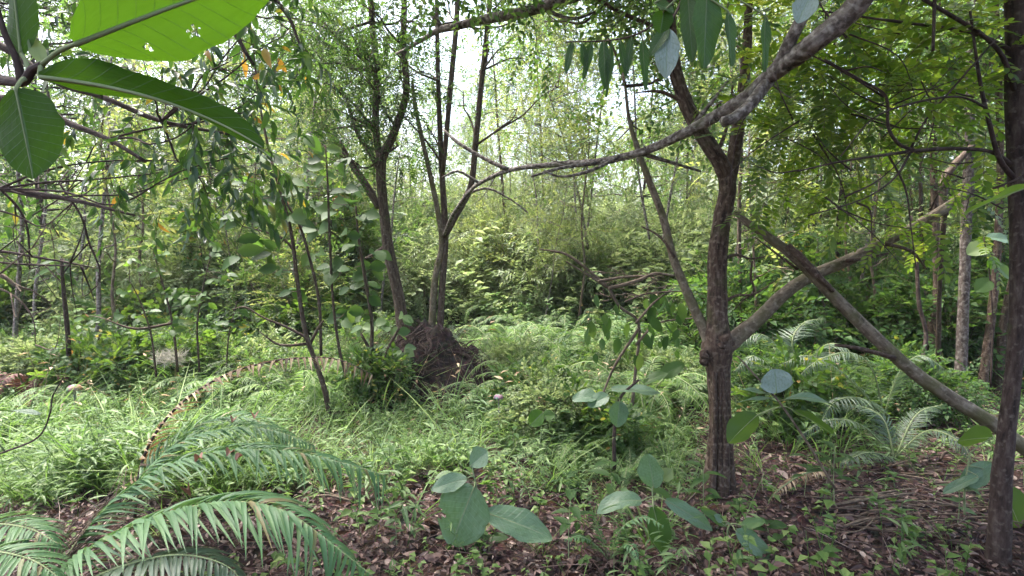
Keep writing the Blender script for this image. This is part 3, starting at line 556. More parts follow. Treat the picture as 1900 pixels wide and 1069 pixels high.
# ------------------------------------------------------------------ left: a drooping tree whose trunk stands out of view
dt = thing('drooping_tree', 'tree at the left with long dark drooping leaves, a few turned yellow, on arching twigs', 'tree')
T0 = path([(-330, 1010), (-335, 700), (-340, 300), (-300, 0), (-220, -300)], 3.3)
g = G(); g.tube(T0, [.09, .08, .075, .06, .04], 12, 0, 6, rough=.05); g.build('trunk', 'bark_dark', dt)
gb, gl = G(), G()
for q, rr, d in (([(-340, 280), (-100, 190), (60, 190), (120, 225), (200, 258), (270, 300)], [12, 9, 7, 6, 4, 3], 3.0), ([(-310, 60), (-60, 60), (100, 150), (190, 180), (300, 225), (430, 250)], [12, 8, 6, 5, 4, 2], 3.1), ([(-300, 0), (0, -80), (250, -60), (400, 20), (470, 120)], [12, 9, 7, 5, 3], 3.1), ([(250, -60), (420, -60), (520, 10), (560, 90)], [6, 5, 4, 2], 3.1),
                 ([(-335, 420), (-150, 330), (0, 350), (130, 370), (250, 400)], [9, 6, 5, 4, 2], 3.0)):
    gb.tube(path(q, 3.3, d), px_r(rr, 3.1), 8, 0, 5, rough=.05)
blobs = [(at(px+U(-25, 25), py+U(-25, 25), d+U(-.3, .5)), [.30, .34, .2], n) for px, py, d, n in ((250, 130, 3.1, 14), (330, 190, 3.1, 14), (400, 230, 3.1, 16), (330, 280, 3.0, 18), (400, 310, 3.0, 18), (290, 340, 3.0, 16), (440, 200, 3.0, 12), (460, 300, 3.1, 14), (380, 370, 3.1, 12), (200, 250, 3.1, 10),
        (470, 40, 3.0, 12), (520, 50, 3.1, 12), (430, 110, 3.0, 12), (560, 20, 3.2, 9), (360, 50, 3.2, 10), (150, 60, 3.3, 6), (190, 130, 3.2, 5), (120, 340, 3.2, 4), (480, 130, 3.1, 8), (60, 330, 3.2, 7), (260, 30, 3.2, 9))]
blobs += [(at(U(-500, 620), U(-560, -60), U(2.7, 3.8)), [.4, .4, .2], 18) for _ in range(16)]
limbs(gb, np.vstack([path([(-60, 60), (100, 150), (190, 180), (300, 225), (60, 190), (200, 258), (250, -60), (400, 20), (0, 350)], 3.1), T0[2:]]), blobs, .007, 3, 5); foliage(gl, [(np.array([U(-4.6, -1.0), U(-.5, 3.4), U(3.8, 5.6)]), [.7, .7, .3], 26) for _ in range(24)], 'wide', 1.4)  # the wide leaves are added overhead, unseen, to shade the left foreground
foliage(gl, [(c, r, n_*(.7 if c[2] < 4 else 1)) for c, r, n_ in blobs], 'willow', .68, outw=.9, down=.25, upb=1.6)
gb.build('branches', 'bark_dark', dt); gl.build('foliage', ['willow', 'bark_dark'], dt)

# bare dead branches reaching in at the left edge
for lab, Q in (('bare dark dead branch reaching in level from the left edge', [([(-120, 455), (0, 466), (60, 476), (130, 488), (190, 500)], [6, 5, 4, 3, 1]), ([(-120, 470), (0, 487), (80, 492), (150, 494)], [4, 3, 3, 1]), ([(130, 488), (150, 440), (160, 400)], [3, 2, 1]), ([(150, 494), (165, 530), (176, 560)], [3, 2, 1])]),
               ('thin bare twigs arching down at the left under the drooping leaves', [([(-60, 300), (20, 370), (50, 420), (55, 500)], [4, 4, 3, 2]), ([(110, 340), (150, 400), (165, 450), (185, 500), (180, 530)], [3, 3, 3, 2, 1]), ([(-40, 380), (30, 400), (80, 420), (130, 380), (200, 330)], [3, 3, 2, 2, 1]), ([(165, 450), (130, 490), (110, 520)], [2, 2, 1]), ([(60, 400), (120, 360), (160, 300)], [2, 2, 1])]),
               ('pale peeling dead branch at the left edge, low over the dead red bracken', [([(-100, 490), (-10, 506), (30, 530), (58, 538)], [7, 7, 5, 2]), ([(-60, 520), (20, 545), (60, 590), (66, 640)], [4, 3, 2, 1]), ([(0, 508), (60, 460), (110, 440)], [3, 2, 1])])):
    t = thing('dead_branch', lab, 'branch'); g = G()
    for q, rr in Q: g.tube(path(q, 3.2, 3.3), px_r(rr, 3.2)*.62, 7, 0, 4, rough=.08)
    for k in range(9):
        q, rr = Q[R.integers(len(Q))]; p = q[R.integers(len(q))]; g.tube(path([p, (p[0]+U(-30, 40), p[1]+U(-40, 50)), (p[0]+U(-50, 80), p[1]+U(-70, 110))], 3.2, 3.2+U(-.2, .2)), [.004, .003, .0012], 5, 0, 4)
    g.build('wood', 'twig' if 'pale' in lab else 'bark_dark', t)

# ------------------------------------------------------------------ saplings and leafy bushes
def sapling(name, label, stems, D, leaves, lm='ovate', bm='bark', nl=0, lspread=60, ls=(.09, .14), cat='sapling', lt=OV):
    t = thing(name, label, cat); g = G(); L = G(); tops = []
    for q, rr in stems: P = path(q, D, D-.1); g.tube(P, px_r(rr, D)*.82, 8, 0, 5, rough=.06); tops.append(catmull(P, np.ones(len(P)), 6)[0])
    tops = np.vstack(tops)
    for px, py, n in leaves:
        c = at(px, py, D+U(-.15, .15)); j = tops[np.argmin(np.linalg.norm(tops-c, axis=1))]; g.tube(np.array([j, (j+c)/2+U(-.02, .02, 3), c]), [.004, .002], 4, 0, 3)
        m = n+1; d = rand_dirs(m, -.6, .2); d[:, 1] *= .6; L.inst(lt, c+U(-.03, .03, (m, 3)), frames(d, np.array([0, -.9, .6])+U(-.5, .5, (m, 3))), U(ls[0], ls[1], m))
    g.build('stem', bm, t)
    if leaves: L.build('leaves', lm, t)
    return t
sapling('sapling', 'young tree with two thin leaning stems and dark oval leaves left of the mound', [([(614, 810), (606, 740), (592, 690), (571, 632), (560, 580), (549, 500), (540, 430), (521, 360), (497, 270), (480, 180), (466, 50)], [7.5, 6.5, 6, 5.5, 5, 4.5, 4, 3.3, 2.8, 2.4, 1.5]), ([(596, 660), (592, 560), (572, 470), (553, 412), (528, 370), (505, 300)], [3.5, 3.5, 3.2, 3, 2.5, 1.5]), ([(571, 628), (530, 606), (490, 590), (455, 570), (430, 575)], [3.5, 3, 2.2, 2, 1]), ([(575, 640), (590, 610), (600, 595)], [4, 3, 2]), ([(571, 638), (520, 640), (480, 615)], [4, 3, 1]), ([(549, 470), (520, 440), (450, 420)], [3, 3, 1])], 4.8,
        [(500, 400, 3), (535, 405, 3), (470, 372, 3), (455, 405, 2), (520, 330, 3), (480, 440, 3), (440, 470, 3), (560, 250, 2), (490, 290, 2), (460, 340, 3), (430, 400, 3), (505, 470, 3), (540, 540, 2), (520, 500, 3), (470, 240, 2), (560, 350, 2)], ls=(.14, .22), lm='dark')
sapling('sapling', 'straight thin sapling with level pairs of rounded leaves, right of the two leaning stems', [([(640, 690), (628, 640), (618, 560), (612, 450), (608, 340), (604, 270)], [3.8, 3.5, 3, 2.8, 2.2, 1.5])], 5.0,
        [(588, 375, 2), (620, 388, 2), (640, 350, 2), (570, 305, 2), (640, 300, 2), (605, 275, 3), (590, 430, 2), (640, 440, 2), (620, 500, 3), (585, 470, 2), (640, 580, 3), (600, 330, 2), (650, 380, 2)], lt=RD, ls=(.13, .2), lm='dark')
sapling('sapling', 'thin sapling with round drooping leaves standing against the slender forked tree', [([(688, 680), (690, 600), (678, 520), (665, 440), (660, 380)], [5, 4, 4, 3, 2])], 5.4,
        [(690, 500, 3), (655, 500, 2), (680, 525, 3), (650, 530, 2), (690, 545, 2), (655, 455, 2), (670, 400, 3), (700, 470, 2), (640, 590, 3), (675, 585, 3)], lt=RD, ls=(.12, .18), lm='dark')
sapling('leafy_bush', 'low bush of dark oval leaves, some yellowing, under the drooping tree', [([(330, 690), (320, 600), (300, 520), (285, 470)], [3, 2.5, 2, 1]), ([(370, 690), (366, 600), (380, 520), (390, 480)], [2.5, 2, 1.5, 1]), ([(290, 700), (280, 620), (260, 560), (240, 520)], [2.5, 2, 1.5, 1]), ([(420, 680), (425, 620), (440, 560)], [2, 1.5, 1]), ([(320, 600), (250, 610), (190, 590)], [3, 3, 1])], 4.9,
        [(U(220, 470), U(455, 615), 4) for _ in range(30)]+[(185, 590, 4), (160, 585, 3), (215, 590, 3)], ls=(.06, .12), cat='bush')
sapling('leafy_bush', 'small bush of round leaves at the left of the mound beside the forked tree', [([(700, 720), (690, 660), (670, 620)], [5, 4, 3]), ([(700, 720), (720, 650), (740, 610)], [5, 4, 3])], 5.6, [(U(640, 750), U(590, 700), 3) for _ in range(14)], ls=(.10, .15), cat='bush', lt=RD, lm='weed')
sapling('vine_stem', 'dark straight thin stem standing alone at the left above the grass', [([(128, 660), (124, 600), (118, 540), (114, 480)], [5, 5, 4, 3])], 5.5, [(118, 480, 3), (105, 500, 3), (130, 490, 2), (110, 520, 2)], bm='bark_dark', lt=LN, ls=(.2, .3), lm='dark')

# dead twiggy bush with hanging leaves left of the main tree
t = thing('dead_twig_bush', 'tangle of pale dead boughs and shrivelled hanging leaves left of the knotted tree', 'bush'); D = 4.3
g = G()
for q, rr in (([(1000, 462), (1050, 472), (1090, 500), (1125, 530)], [2, 4, 4, 5]), ([(1050, 485), (1090, 510), (1130, 535)], [2, 4, 5]), ([(1130, 535), (1180, 522), (1215, 508), (1250, 512)], [6, 6, 5, 3]), ([(1110, 522), (1160, 514), (1210, 512)], [4, 4, 3]), ([(1130, 535), (1150, 570), (1185, 600), (1180, 680), (1172, 760)], [4.5, 4.5, 4.5, 5, 5]), ([(1180, 600), (1215, 560), (1250, 535)], [4, 3, 2]), ([(1185, 610), (1140, 680), (1115, 740)], [5, 4, 3]), ([(1180, 640), (1220, 600), (1290, 590)], [4, 3, 2]), ([(1160, 560), (1200, 545), (1270, 540)], [3, 3, 2])):
    g.tube(path(q, D, D+.1), px_r(rr, D)*.66, 7, 0, 4, rough=.1)
for k in range(44):
    a = at(U(1105, 1235), U(505, 560), D+U(-.1, .3)); b = a+rand_dirs(1)[0]*[1, .6, .4]*U(.08, .3); g.tube(np.array([a, (a+b)/2+U(-.03, .03, 3), b]), [.004, .0015], 4, 0, 3)
g.build('boughs', 'twig', t)
L = G(); n = 46; c = np.stack([at(U(1090, 1270), U(535, 660), D+U(-.15, .25)) for _ in range(n)]); L.inst(OV, c, frames(np.stack([U(-.5, .5, n), U(-.5, .5, n), -np.ones(n)], 1), rand_dirs(n)), U(.07, .16, n)); L.build('hanging_leaves', 'dark', t)

# ------------------------------------------------------------------ trees and shrubs beyond the clearing
PT = [proto_tree('background_tree', 8, 2.1, .08, 40, 44, 'fine', 'fine', 'bark', .045), proto_tree('background_tree', 8, 2.2, .36, 32, 36, 'fine', 'yellow', 'bark_grey', .024, stems=2),
      proto_tree('background_tree', 7, 2.0, .22, 36, 34, 'finer', 'pale', 'bark_grey', .02, stems=2, sc=1.3), proto_tree('background_tree', 8, 2.0, .08, 36, 40, 'wide', 'fine', 'bark', .04),
      proto_tree('background_tree', 7, 1.6, .36, 26, 38, 'finer', 'yellow', 'bark_grey', .025, sc=1.3), proto_tree('background_tree', 8, 2.1, .15, 30, 40, 'wide', 'dark', 'bark_dark', .06)]
first = [True]*len(PT)
def plant(protos, first, k, px, d, sc, label, group=None):
    x = (px-950)/F*d; loc = (x, d, float(gh(x, d)+mound_h(x, d)*.92)-.02)
    if first[k]:
        first[k] = False; o = protos[k]; o.location = loc; o.rotation_euler = (0, 0, U(0, 6.28)); o.scale = (sc,)*3; o['label'] = label
        if group: o['group'] = group
        return o
    return dup(protos[k], loc, U(0, 6.28), sc*np.array([1, 1, U(.92, 1.08)]), label, group)
TL = [  # proto, photo x, distance, scale, label
 (1, 1060, 11.5, .95, 'yellow green fine leaved tree behind the overhanging limb, right of the thin stems'), (4, 1130, 9.6, .95, 'light airy young tree just left of the dead twig tangle'), (0, 1180, 14, .85, 'green tree behind the left limb of the knotted tree'),
 (2, 900, 15, .55, 'pale narrow leaved tree low in the bright gap behind the thin stems'), (2, 980, 13, .6, 'pale bushy tree in the bright centre of the clearing'), (1, 760, 17, .55, 'small yellow green tree seen between the two trees on the mound'), (2, 680, 14, .62, 'pale tree behind the fork of the slender tree on the mound'),
 (3, 610, 15, .9, 'green broad leaved tree behind the saplings'), (1, 520, 13, .95, 'tall yellow green tree behind the drooping leaves'), (0, 430, 15.5, 1.1, 'green tree behind the dark leaved bush'), (2, 350, 15, 1.1, 'pale tall tree far behind the drooping tree'), (3, 250, 14, 1.0, 'broad leaved tree behind the yellowing drooping leaves'),
 (0, 150, 15, 1.15, 'fine leaved tree behind the bare dark branches'), (5, 60, 10, .95, 'dark leaved tree behind the pale peeling branch'), (1, 0, 15, 1.2, 'yellow green tree at the far left edge'), (5, -120, 9, 1.0, 'dark tree cut by the left edge'), (5, 330, 18, 1.1, 'dark tree deep in the wood at the left'),
 (3, 1280, 14, .9, 'broad leaved tree between the left limb and the trunk of the knotted tree'), (0, 1420, 12, .95, 'green tree behind the top of the leaning log'), (1, 1500, 13, 1.15, 'yellow green tree behind the crossing of log and limb'), (5, 1560, 9, .8, 'dark leaved tree behind the right limb'), (5, 1660, 10.5, 1.0, 'dark tree left of the thin brown trunk'),
 (0, 1720, 13, 1.2, 'fine leaved tree behind the thin brown trunk'), (5, 1800, 9.5, .95, 'dark tree behind the pale mottled trunk'), (3, 1890, 11, 1.1, 'broad leaved tree behind the dark edge trunk'), (5, 2020, 9, 1.0, 'dark tree beyond the right edge'), (2, 1350, 16, 1.0, 'pale tall tree behind the crown of the knotted tree'),
 (1, 1240, 18, 1.1, 'yellow green tree in the distance left of the knotted trunk'), (0, 1100, 19, .95, 'green tree far off under the limb'), (2, 1010, 22, .8, 'pale far tree below the sky gap'), (0, 860, 24, .7, 'small far tree directly behind the thin stems'), (1, 720, 25, .75, 'yellow far tree seen over the mound'), (0, 600, 20, 1.0, 'far green tree behind the straight sapling'),
 (2, 480, 21, 1.15, 'pale far tree behind the leaning stems'), (3, 200, 20, 1.3, 'far broad leaved tree at the left'), (0, 60, 22, 1.4, 'far fine leaved tree at the left edge'), (1, 1450, 20, 1.3, 'far yellow green tree behind the leaning log'), (0, 1600, 19, 1.4, 'far green tree behind the feathery crown'), (3, 1760, 20, 1.4, 'far broad leaved tree at the right'), (5, 1900, 18, 1.4, 'far dark tree at the right edge'),
 (1, 1230, 10, .95, 'yellow green tree right behind the left limb of the knotted tree'), (0, 1010, 14, .85, 'green tree behind the drooping end of the overhanging limb'), (0, 820, 19, .75, 'fine leaved tree far behind the mound'), (3, 900, 20, .75, 'broad leaved tree far back in the middle of the sky gap'),
 (2, 640, 17, .9, 'pale tall tree far left of the slender forked trunk'), (0, 700, 12, .7, 'fine leaved tree close behind the mound'), (1, 790, 13.5, .6, 'yellow green tree close behind the triple stems'), (4, 950, 16, .9, 'light yellow tall tree under the sky gap'), (1, 560, 17, 1.1, 'yellow green tree far behind the leaning stems'), (3, 420, 12, .9, 'broad leaved tree behind the end of the drooping leaves'), (4, 1320, 9, .9, 'airy yellow tree behind the knotted trunk'),
 (2, 940, 11, .38, 'small pale bushy tree in front of the bright gap'), (4, 1000, 9, .42, 'small light yellow tree under the tip of the limb'), (4, 860, 12, .42, 'slight yellow sapling tree right behind the thin stems'), (4, 560, 8.5, .6, 'airy yellow green tree behind the two leaning stems'), (4, 470, 8.5, .62, 'airy light tree left of the leaning stems'), (4, 1390, 8.2, .6, 'airy light tree right of the knotted trunk'), (4, 660, 10, .5, 'airy tree left behind the slender forked trunk')]
for k, px, d, sc, lab in TL: plant(PT, first, k, px, d, sc, lab)
PS = [proto_shrub('shrub', 1.7, .9, 26, 'fine', 'fine', 'bark', 7), proto_shrub('shrub', 1.5, .9, 26, 'wide', 'pale', 'bark', 7), proto_shrub('shrub', 1.8, .9, 30, 'narrow', 'pale', 'twig', 7),
      proto_shrub('shrub', 1.4, .8, 14, 'ovate', 'ovate', 'bark_dark', 6), proto_shrub('shrub', 1.6, .9, 26, 'finer', 'yellow', 'twig', 7, sc=1.2), proto_shrub('shrub', 1.4, .9, 22, 'wide', 'dark', 'bark_dark', 7)]
fs = [True]*len(PS)
ZL = [('low broad leaved shrub in the tangle left of the knotted tree', 'low shrubs left of the knotted tree', (3, 0, 1), (960, 1290), (4.4, 7), 14, (.28, .5)), ('low leafy shrub among the ferns left of the mound', 'low shrubs left of the mound', (0, 3, 1), (330, 700), (5.2, 7.4), 14, (.3, .55)), ('low shrub in the grass at the far left', 'low shrubs at the far left', (1, 3, 0), (-40, 320), (5.6, 7.6), 10, (.3, .55)), ('low leafy shrub close by the right foot of the soil mound', 'low shrubs right of the mound', (0, 1), (940, 1010), (5.6, 6.8), 5, (.28, .42)), ('low dark shrub under the leaning log', 'low shrubs under the log', (3, 5), (1400, 1720), (4.6, 6.2), 12, (.3, .55))]
ZN = [('leafy shrub in the sunny thicket behind the two trees on the mound', 'thicket behind the mound', (1, 4, 2, 0), (640, 960), (9.5, 17), 48, (.5, 1.3)),
      ('pale shrub in the bright thicket between the mound and the knotted tree', 'thicket between mound and knotted tree', (1, 4, 2, 1), (900, 1290), (9.5, 17), 54, (.45, 1.2)),
      ('shrub in the shaded thicket behind the leaning log', 'thicket behind the log', (5, 0, 3, 5), (1360, 1720), (6.4, 10), 22, (.7, 1.1)),
      ('dark shrub in the thicket behind the slim trunks at the right', 'thicket behind the slim trunks', (5, 3, 5), (1680, 1960), (6.2, 9.5), 16, (.8, 1.2)),
      ('shrub in the thicket behind the saplings left of the mound', 'thicket behind the saplings', (1, 0, 4, 3), (380, 690), (7.5, 15), 42, (.5, 1.2)),
      ('shrub in the thicket at the left behind the dead branches', 'thicket behind the dead branches', (0, 1, 3, 2), (-60, 380), (7.2, 14.5), 42, (.5, 1.2))]
for lab, grp, ks, (x0, x1), (d0, d1), n, (s0, s1) in ZN+ZL:
    for j in range(n): plant(PS, fs, ks[j % len(ks)], x0+(x1-x0)*(j+U(0, 1))/n, U(d0, d1), U(s0, s1), lab, grp)
# far-off wood on the rising ground
g = G()
bl = [(np.array([x, y, float(gh(x, y))+z]), [1.6, 1.6, 1.1], 26) for x, y, z in zip(U(-60, 60, 420), U(28, 46, 420), U(.3, 5.5, 420)) if not (abs(x+1.5) < 4.5 and z > 2.2)]
foliage(g, bl, 'wide', 3.0, upb=1.); tag(g.build('far_woods', ['pale', 'twig']), kind='stuff')
# ------------------------------------------------------------------ ferns
PF = [proto_fern('fern', 11, .62, 'weed', 40, .10, .006), proto_fern('fern', 9, .85, 'fern_grey', 46, .15, .006), proto_fern('fern', 9, .6, 'grass', 38, .10, .006)]
ff = [True]*3
for lab, grp, ks, (x0, x1), (d0, d1), n, (s0, s1) in [
      ('light green fern in the sunny fern bank right of the mound', 'fern bank right of the mound', (0, 2, 0), (905, 1290), (5.2, 12), 70, (.7, 1.6)), ('light green fern among the grass left of the mound', 'ferns in the grass left of the mound', (0, 2), (0, 640), (5.2, 10.5), 60, (.6, 1.3)),
      ('grey green fern in the shade under the leaning log', 'ferns under the leaning log', (1, 1, 0), (1380, 1800), (4.3, 6.2), 14, (.45, .75)), ('small fern between mushroom and knotted tree', 'ferns between mushroom and knotted tree', (0, 2), (940, 1280), (3.9, 5.0), 10, (.45, .7)), ('fern growing on the skirt of the soil mound', 'ferns on the mound', (0, 1), (700, 900), (5.9, 6.2), 3, (.3, .4))]:
    for j in range(n): plant(PF, ff, ks[j % len(ks)], x0+(x1-x0)*(j+U(0, 1))/n, U(d0, d1), U(s0, s1), lab, grp)
t = proto_fern('dead_bracken', 8, .6, 'fern_red', 20, .12, .02); t.location = (at(62, 660, 5.6)[0], 5.6, .02); tag(t, 'heap of dead dark red bracken at the left edge behind the grass', 'fern')
# the big foreground fern
t = thing('foreground_fern', 'large fern with long drooping leaflets filling the lower left corner', 'fern', tuple(at(150, 1060, 2.5)))
base = np.array(t.location)
def lfrond(pts, fm='fern', **k):
    P = path(pts)-base; return frond(t, P, fm, **k)
lfrond([(60, 1110, 2.35), (130, 1045, 2.3), (230, 985, 2.25), (340, 945, 2.2), (440, 932, 2.15), (530, 950, 2.08), (610, 1005, 2.02), (690, 1068, 1.98)], N=84, ln=.28, wd=.0115, droop=.85, base=.05, ang=50, segs=7, tw=-.42, r=.006)
lfrond([(90, 1080, 2.5), (160, 985, 2.55), (230, 915, 2.6), (320, 862, 2.6), (420, 838, 2.6), (530, 838, 2.55), (630, 858, 2.5), (715, 882, 2.45)], N=80, ln=.24, wd=.010, droop=.85, base=.1, ang=50, segs=7, tw=-.42, r=.006)
lfrond([(190, 985, 2.75), (270, 880, 2.85), (340, 820, 2.9), (430, 795, 2.95), (510, 800, 2.95), (580, 825, 2.9)], N=64, ln=.21, wd=.0085, droop=.55, tw=-.35, base=.15, ang=58, segs=4, r=.005)
lfrond([(230, 960, 2.8), (300, 850, 3.0), (370, 790, 3.1), (450, 775, 3.15), (530, 800, 3.1)], 'fern', N=56, ln=.21, wd=.0085, droop=.4, tw=-.35, base=.15, ang=58, segs=4, r=.005)
o = lfrond([(250, 960, 3.0), (258, 880, 3.05), (285, 810, 3.05), (340, 745, 3.05), (420, 695, 3.05), (500, 672, 3.0), (570, 664, 2.95), (630, 668, 2.9), (690, 695, 2.85)], 'fern_dry', sm='bark_dark', N=56, ln=.14, wd=.0095, droop=.7, base=.05, ang=72, segs=4, r=.008, tw=-.3); o['label'] = 'arching frond with short withered brown leaflets'
lfrond([(130, 1090, 2.2), (230, 1050, 2.1), (330, 1030, 2.05), (420, 1050, 2.0), (470, 1110, 1.95)], 'fern_grey', N=54, ln=.22, wd=.009, droop=.5, base=.1, segs=5, r=.005)
g = G()
for k in range(12): P = path([(60+U(-40, 60), 1090, 2.4), (140+U(-20, 30), 1010+U(-20, 20), 2.5), (200+U(-30, 40), 945+U(-25, 25), 2.65), (260+U(-40, 60), 890+U(-40, 40), 2.8)])-base; g.tube(P, [.004, .0015], 5, 0, 4)
o = g.build('dead_stalks', 'twig', t); o['label'] = 'bunch of dead golden brown stalks'
t2 = thing('corner_fern', 'fern cut by the left edge at the bottom corner, level green leaflets', 'fern', tuple(at(-120, 1080, 2.3))); base = np.array(t2.location); t = t2
lfrond([(-160, 1080, 2.3), (-100, 1010, 2.3), (-30, 975, 2.3), (50, 980, 2.25), (110, 1010, 2.2)], N=46, ln=.22, wd=.009, droop=.4, base=.1, segs=5, tw=-.15)
lfrond([(-160, 1090, 2.2), (-100, 1050, 2.15), (-20, 1025, 2.1), (60, 1040, 2.05), (120, 1080, 2.0)], N=46, ln=.22, wd=.009, droop=.4, base=.1, segs=5, tw=-.15)
for px, py, d in ((375, 852, 2.5), (430, 785, 2.85), (472, 778, 2.85), (310, 962, 2.2), (452, 846, 2.5), (420, 848, 2.5), (350, 910, 2.6)):
    g = G(); T = leaf_t(.3, 5, .7, .5, .45)[0]; q = T[0]*U(.045, .075); q[:, 2] += .012*np.sin(q[:, 1]*60); g.add(q, T[1])
    o = g.build('dead_leaf', 'dead_leaf'); o.location = at(px, py, d); o.rotation_euler = (U(-.4, .4), U(-.4, .4), U(0, 6.28)); tag(o, 'curled reddish dead leaf caught on the big foreground fern', 'dead leaf', 'dead leaves caught on the foreground fern')
# arching grey-green ferns at the right
def rfern(label, basep, fronds_, fm='fern_grey', **k):
    global t, base
    t = thing('arching_fern', label, 'fern', tuple(at(*basep))); base = np.array(t.location)
    for q in fronds_: lfrond(q, fm, **k)
rfern('grey green fern with long fronds arching under the leaning log', (1640, 770, 4.6), [[(1640, 770, 4.6), (1560, 690, 4.5), (1500, 660, 4.45), (1440, 680, 4.4)], [(1640, 770, 4.6), (1620, 690, 4.5), (1580, 655, 4.4), (1520, 668, 4.3), (1480, 700, 4.2)], [(1640, 770, 4.6), (1670, 690, 4.5), (1710, 660, 4.4), (1760, 690, 4.3)], [(1640, 770, 4.6), (1600, 740, 4.3), (1550, 745, 4.1), (1520, 790, 4.0)]], N=52, ln=.17, wd=.006, droop=.45, base=.15)
rfern('grey green fern with fronds rising beside the fork of the knotted tree', (1500, 720, 4.9), [[(1500, 720, 4.9), (1450, 650, 4.9), (1410, 620, 4.9), (1370, 640, 4.9)], [(1500, 720, 4.9), (1470, 640, 4.9), (1490, 600, 5.0), (1530, 590, 5.0)], [(1500, 720, 4.9), (1440, 680, 4.8), (1400, 660, 4.7), (1360, 690, 4.6)], [(1500, 720, 4.9), (1520, 650, 4.9), (1560, 640, 4.8), (1600, 680, 4.7)]], N=50, ln=.19, wd=.0065, droop=.45, base=.15)
rfern('low fern sprawling over dead twigs in front of the leaning log', (1660, 850, 3.9), [[(1660, 850, 3.9), (1600, 790, 3.8), (1540, 780, 3.7), (1480, 810, 3.6)], [(1660, 850, 3.9), (1640, 780, 4.0), (1600, 755, 4.1), (1550, 750, 4.2)], [(1660, 850, 3.9), (1720, 800, 3.8), (1780, 820, 3.6), (1810, 870, 3.5)], [(1660, 850, 3.9), (1700, 770, 4.0), (1750, 750, 4.1)], [(1660, 850, 3.9), (1610, 840, 3.7), (1560, 860, 3.5)]], N=46, ln=.13, wd=.0045, droop=.35, base=.15)
o = t
rfern('small dry yellowish frond lying on the leaf litter right of the knotted tree', (1530, 870, 3.6), [[(1530, 872, 3.6), (1490, 880, 3.5), (1450, 905, 3.4), (1425, 930, 3.3)]], 'fern_dry', N=36, ln=.07, wd=.006, droop=.5, base=.05, segs=3)
rfern('small thin fern seedling on the leaf litter between the two broad leaved seedlings', (1130, 1040, 2.75), [[(1130, 1040, 2.75), (1110, 980, 2.7), (1095, 935, 2.65)], [(1130, 1040, 2.75), (1150, 985, 2.65), (1190, 960, 2.6), (1230, 975, 2.5)], [(1130, 1040, 2.75), (1165, 1010, 2.6), (1185, 1040, 2.5)], [(1130, 1040, 2.75), (1090, 1000, 2.65), (1050, 1000, 2.55)]], 'fern', N=16, ln=.06, wd=.009, droop=.3, base=.2, segs=3, r=.003)
# ------------------------------------------------------------------ broad-leaved plants
def broad(name, label, stem, leaves, D, cat='seedling', lm='big', bm='stalk', sr=.005, group=None):
    """leaves: (base px, tip px, width px, depth offset, normal, extra dict)"""
    t = thing(name, label, cat, tuple(stem[0]), group); b = np.array(stem[0]); g = G(); g.tube(np.array(stem)-b, [sr*1.3, sr*.7], 8, 0, 6, rough=.06); g.build('stem', bm, t)
    sp = catmull(np.array(stem), np.ones(len(stem)), 8)[0]
    for lf in leaves:
        q0, q1, wpx, dz, nrm = lf[:5]; k = dict(lf[5]) if len(lf) > 5 else {}; m = k.pop('m', lm); d1 = k.pop('d1', dz); lab = k.pop('label', None)
        p0, p1 = at(*q0, D+dz), at(*q1, D+d1); pet = sp[np.argmin(np.linalg.norm(sp-p0, axis=1))]
        o = big_leaf('leaf', t, p0-b, p1-b, wpx*(D+dz)/F, nrm, mat=m, pet=pet-b, **k)
        if lab: o['label'] = lab
    return t
FU = (0, -.75, .65)
broad('broad_leaf_seedling', 'seedling with four broad grey green leaves on the leaf litter at bottom centre', [at(885, 1010, 2.8), at(890, 950, 2.76), at(885, 910, 2.75), at(876, 868, 2.75)],
      [((880, 903), (838, 1006), 104, -.05, FU, dict(fold=.1, curl=.05, sharp=.5, label='largest leaf, a bite missing from its edge', holes=((.95, .62, .10),))), ((902, 952), (1024, 992), 66, -.05, (0, -.5, .85), dict(fold=.12, sharp=.5)), ((866, 888), (800, 905), 36, -.02, FU, dict(fold=.15)), ((872, 866), (905, 836), 44, 0, FU, dict(fold=.3, peak=.6))], 2.75)
broad('broad_leaf_seedling', 'seedling with drooping dark green leaves at the foot of the knotted tree', [at(1215, 1010, 2.9), at(1212, 950, 2.86), at(1210, 905, 2.85)],
      [((1213, 905), (1202, 838), 50, 0, (-.5, -.7, .5), dict(fold=.2)), ((1190, 930), (1108, 948), 48, -.05, (0, -.3, .9), dict(sag=.12)), ((1235, 928), (1322, 978), 34, -.05, FU, dict(fold=.2)), ((1212, 940), (1232, 1022), 46, -.1, (0, -.9, .3), dict(m='dark')), ((1200, 905), (1250, 925), 30, .03, (0, -.2, 1), dict(m='ovate')), ((1228, 890), (1248, 870), 26, 0, FU, dict(m='pale'))], 2.85)
broad('broad_leaf_seedling', 'cluster of level broad leaves on a dark stem left of the knotted trunk', [at(1140, 870, 3.75), at(1140, 800, 3.72), at(1150, 740, 3.7), at(1185, 705, 3.7)],
      [((1135, 722), (1228, 724), 46, 0, (0, -.15, 1), dict(fold=.1)), ((1110, 735), (1062, 740), 40, 0, (0, -.4, .9)), ((1130, 735), (1092, 752), 34, -.05, (0, -.5, .8)), ((1150, 745), (1145, 790), 38, -.05, FU), ((1195, 712), (1240, 690), 30, 0, (0, -.3, .9), dict(m='ovate')), ((1225, 700), (1270, 672), 30, .05, FU, dict(m='ovate'))], 3.7, bm='bark_dark', sr=.011)
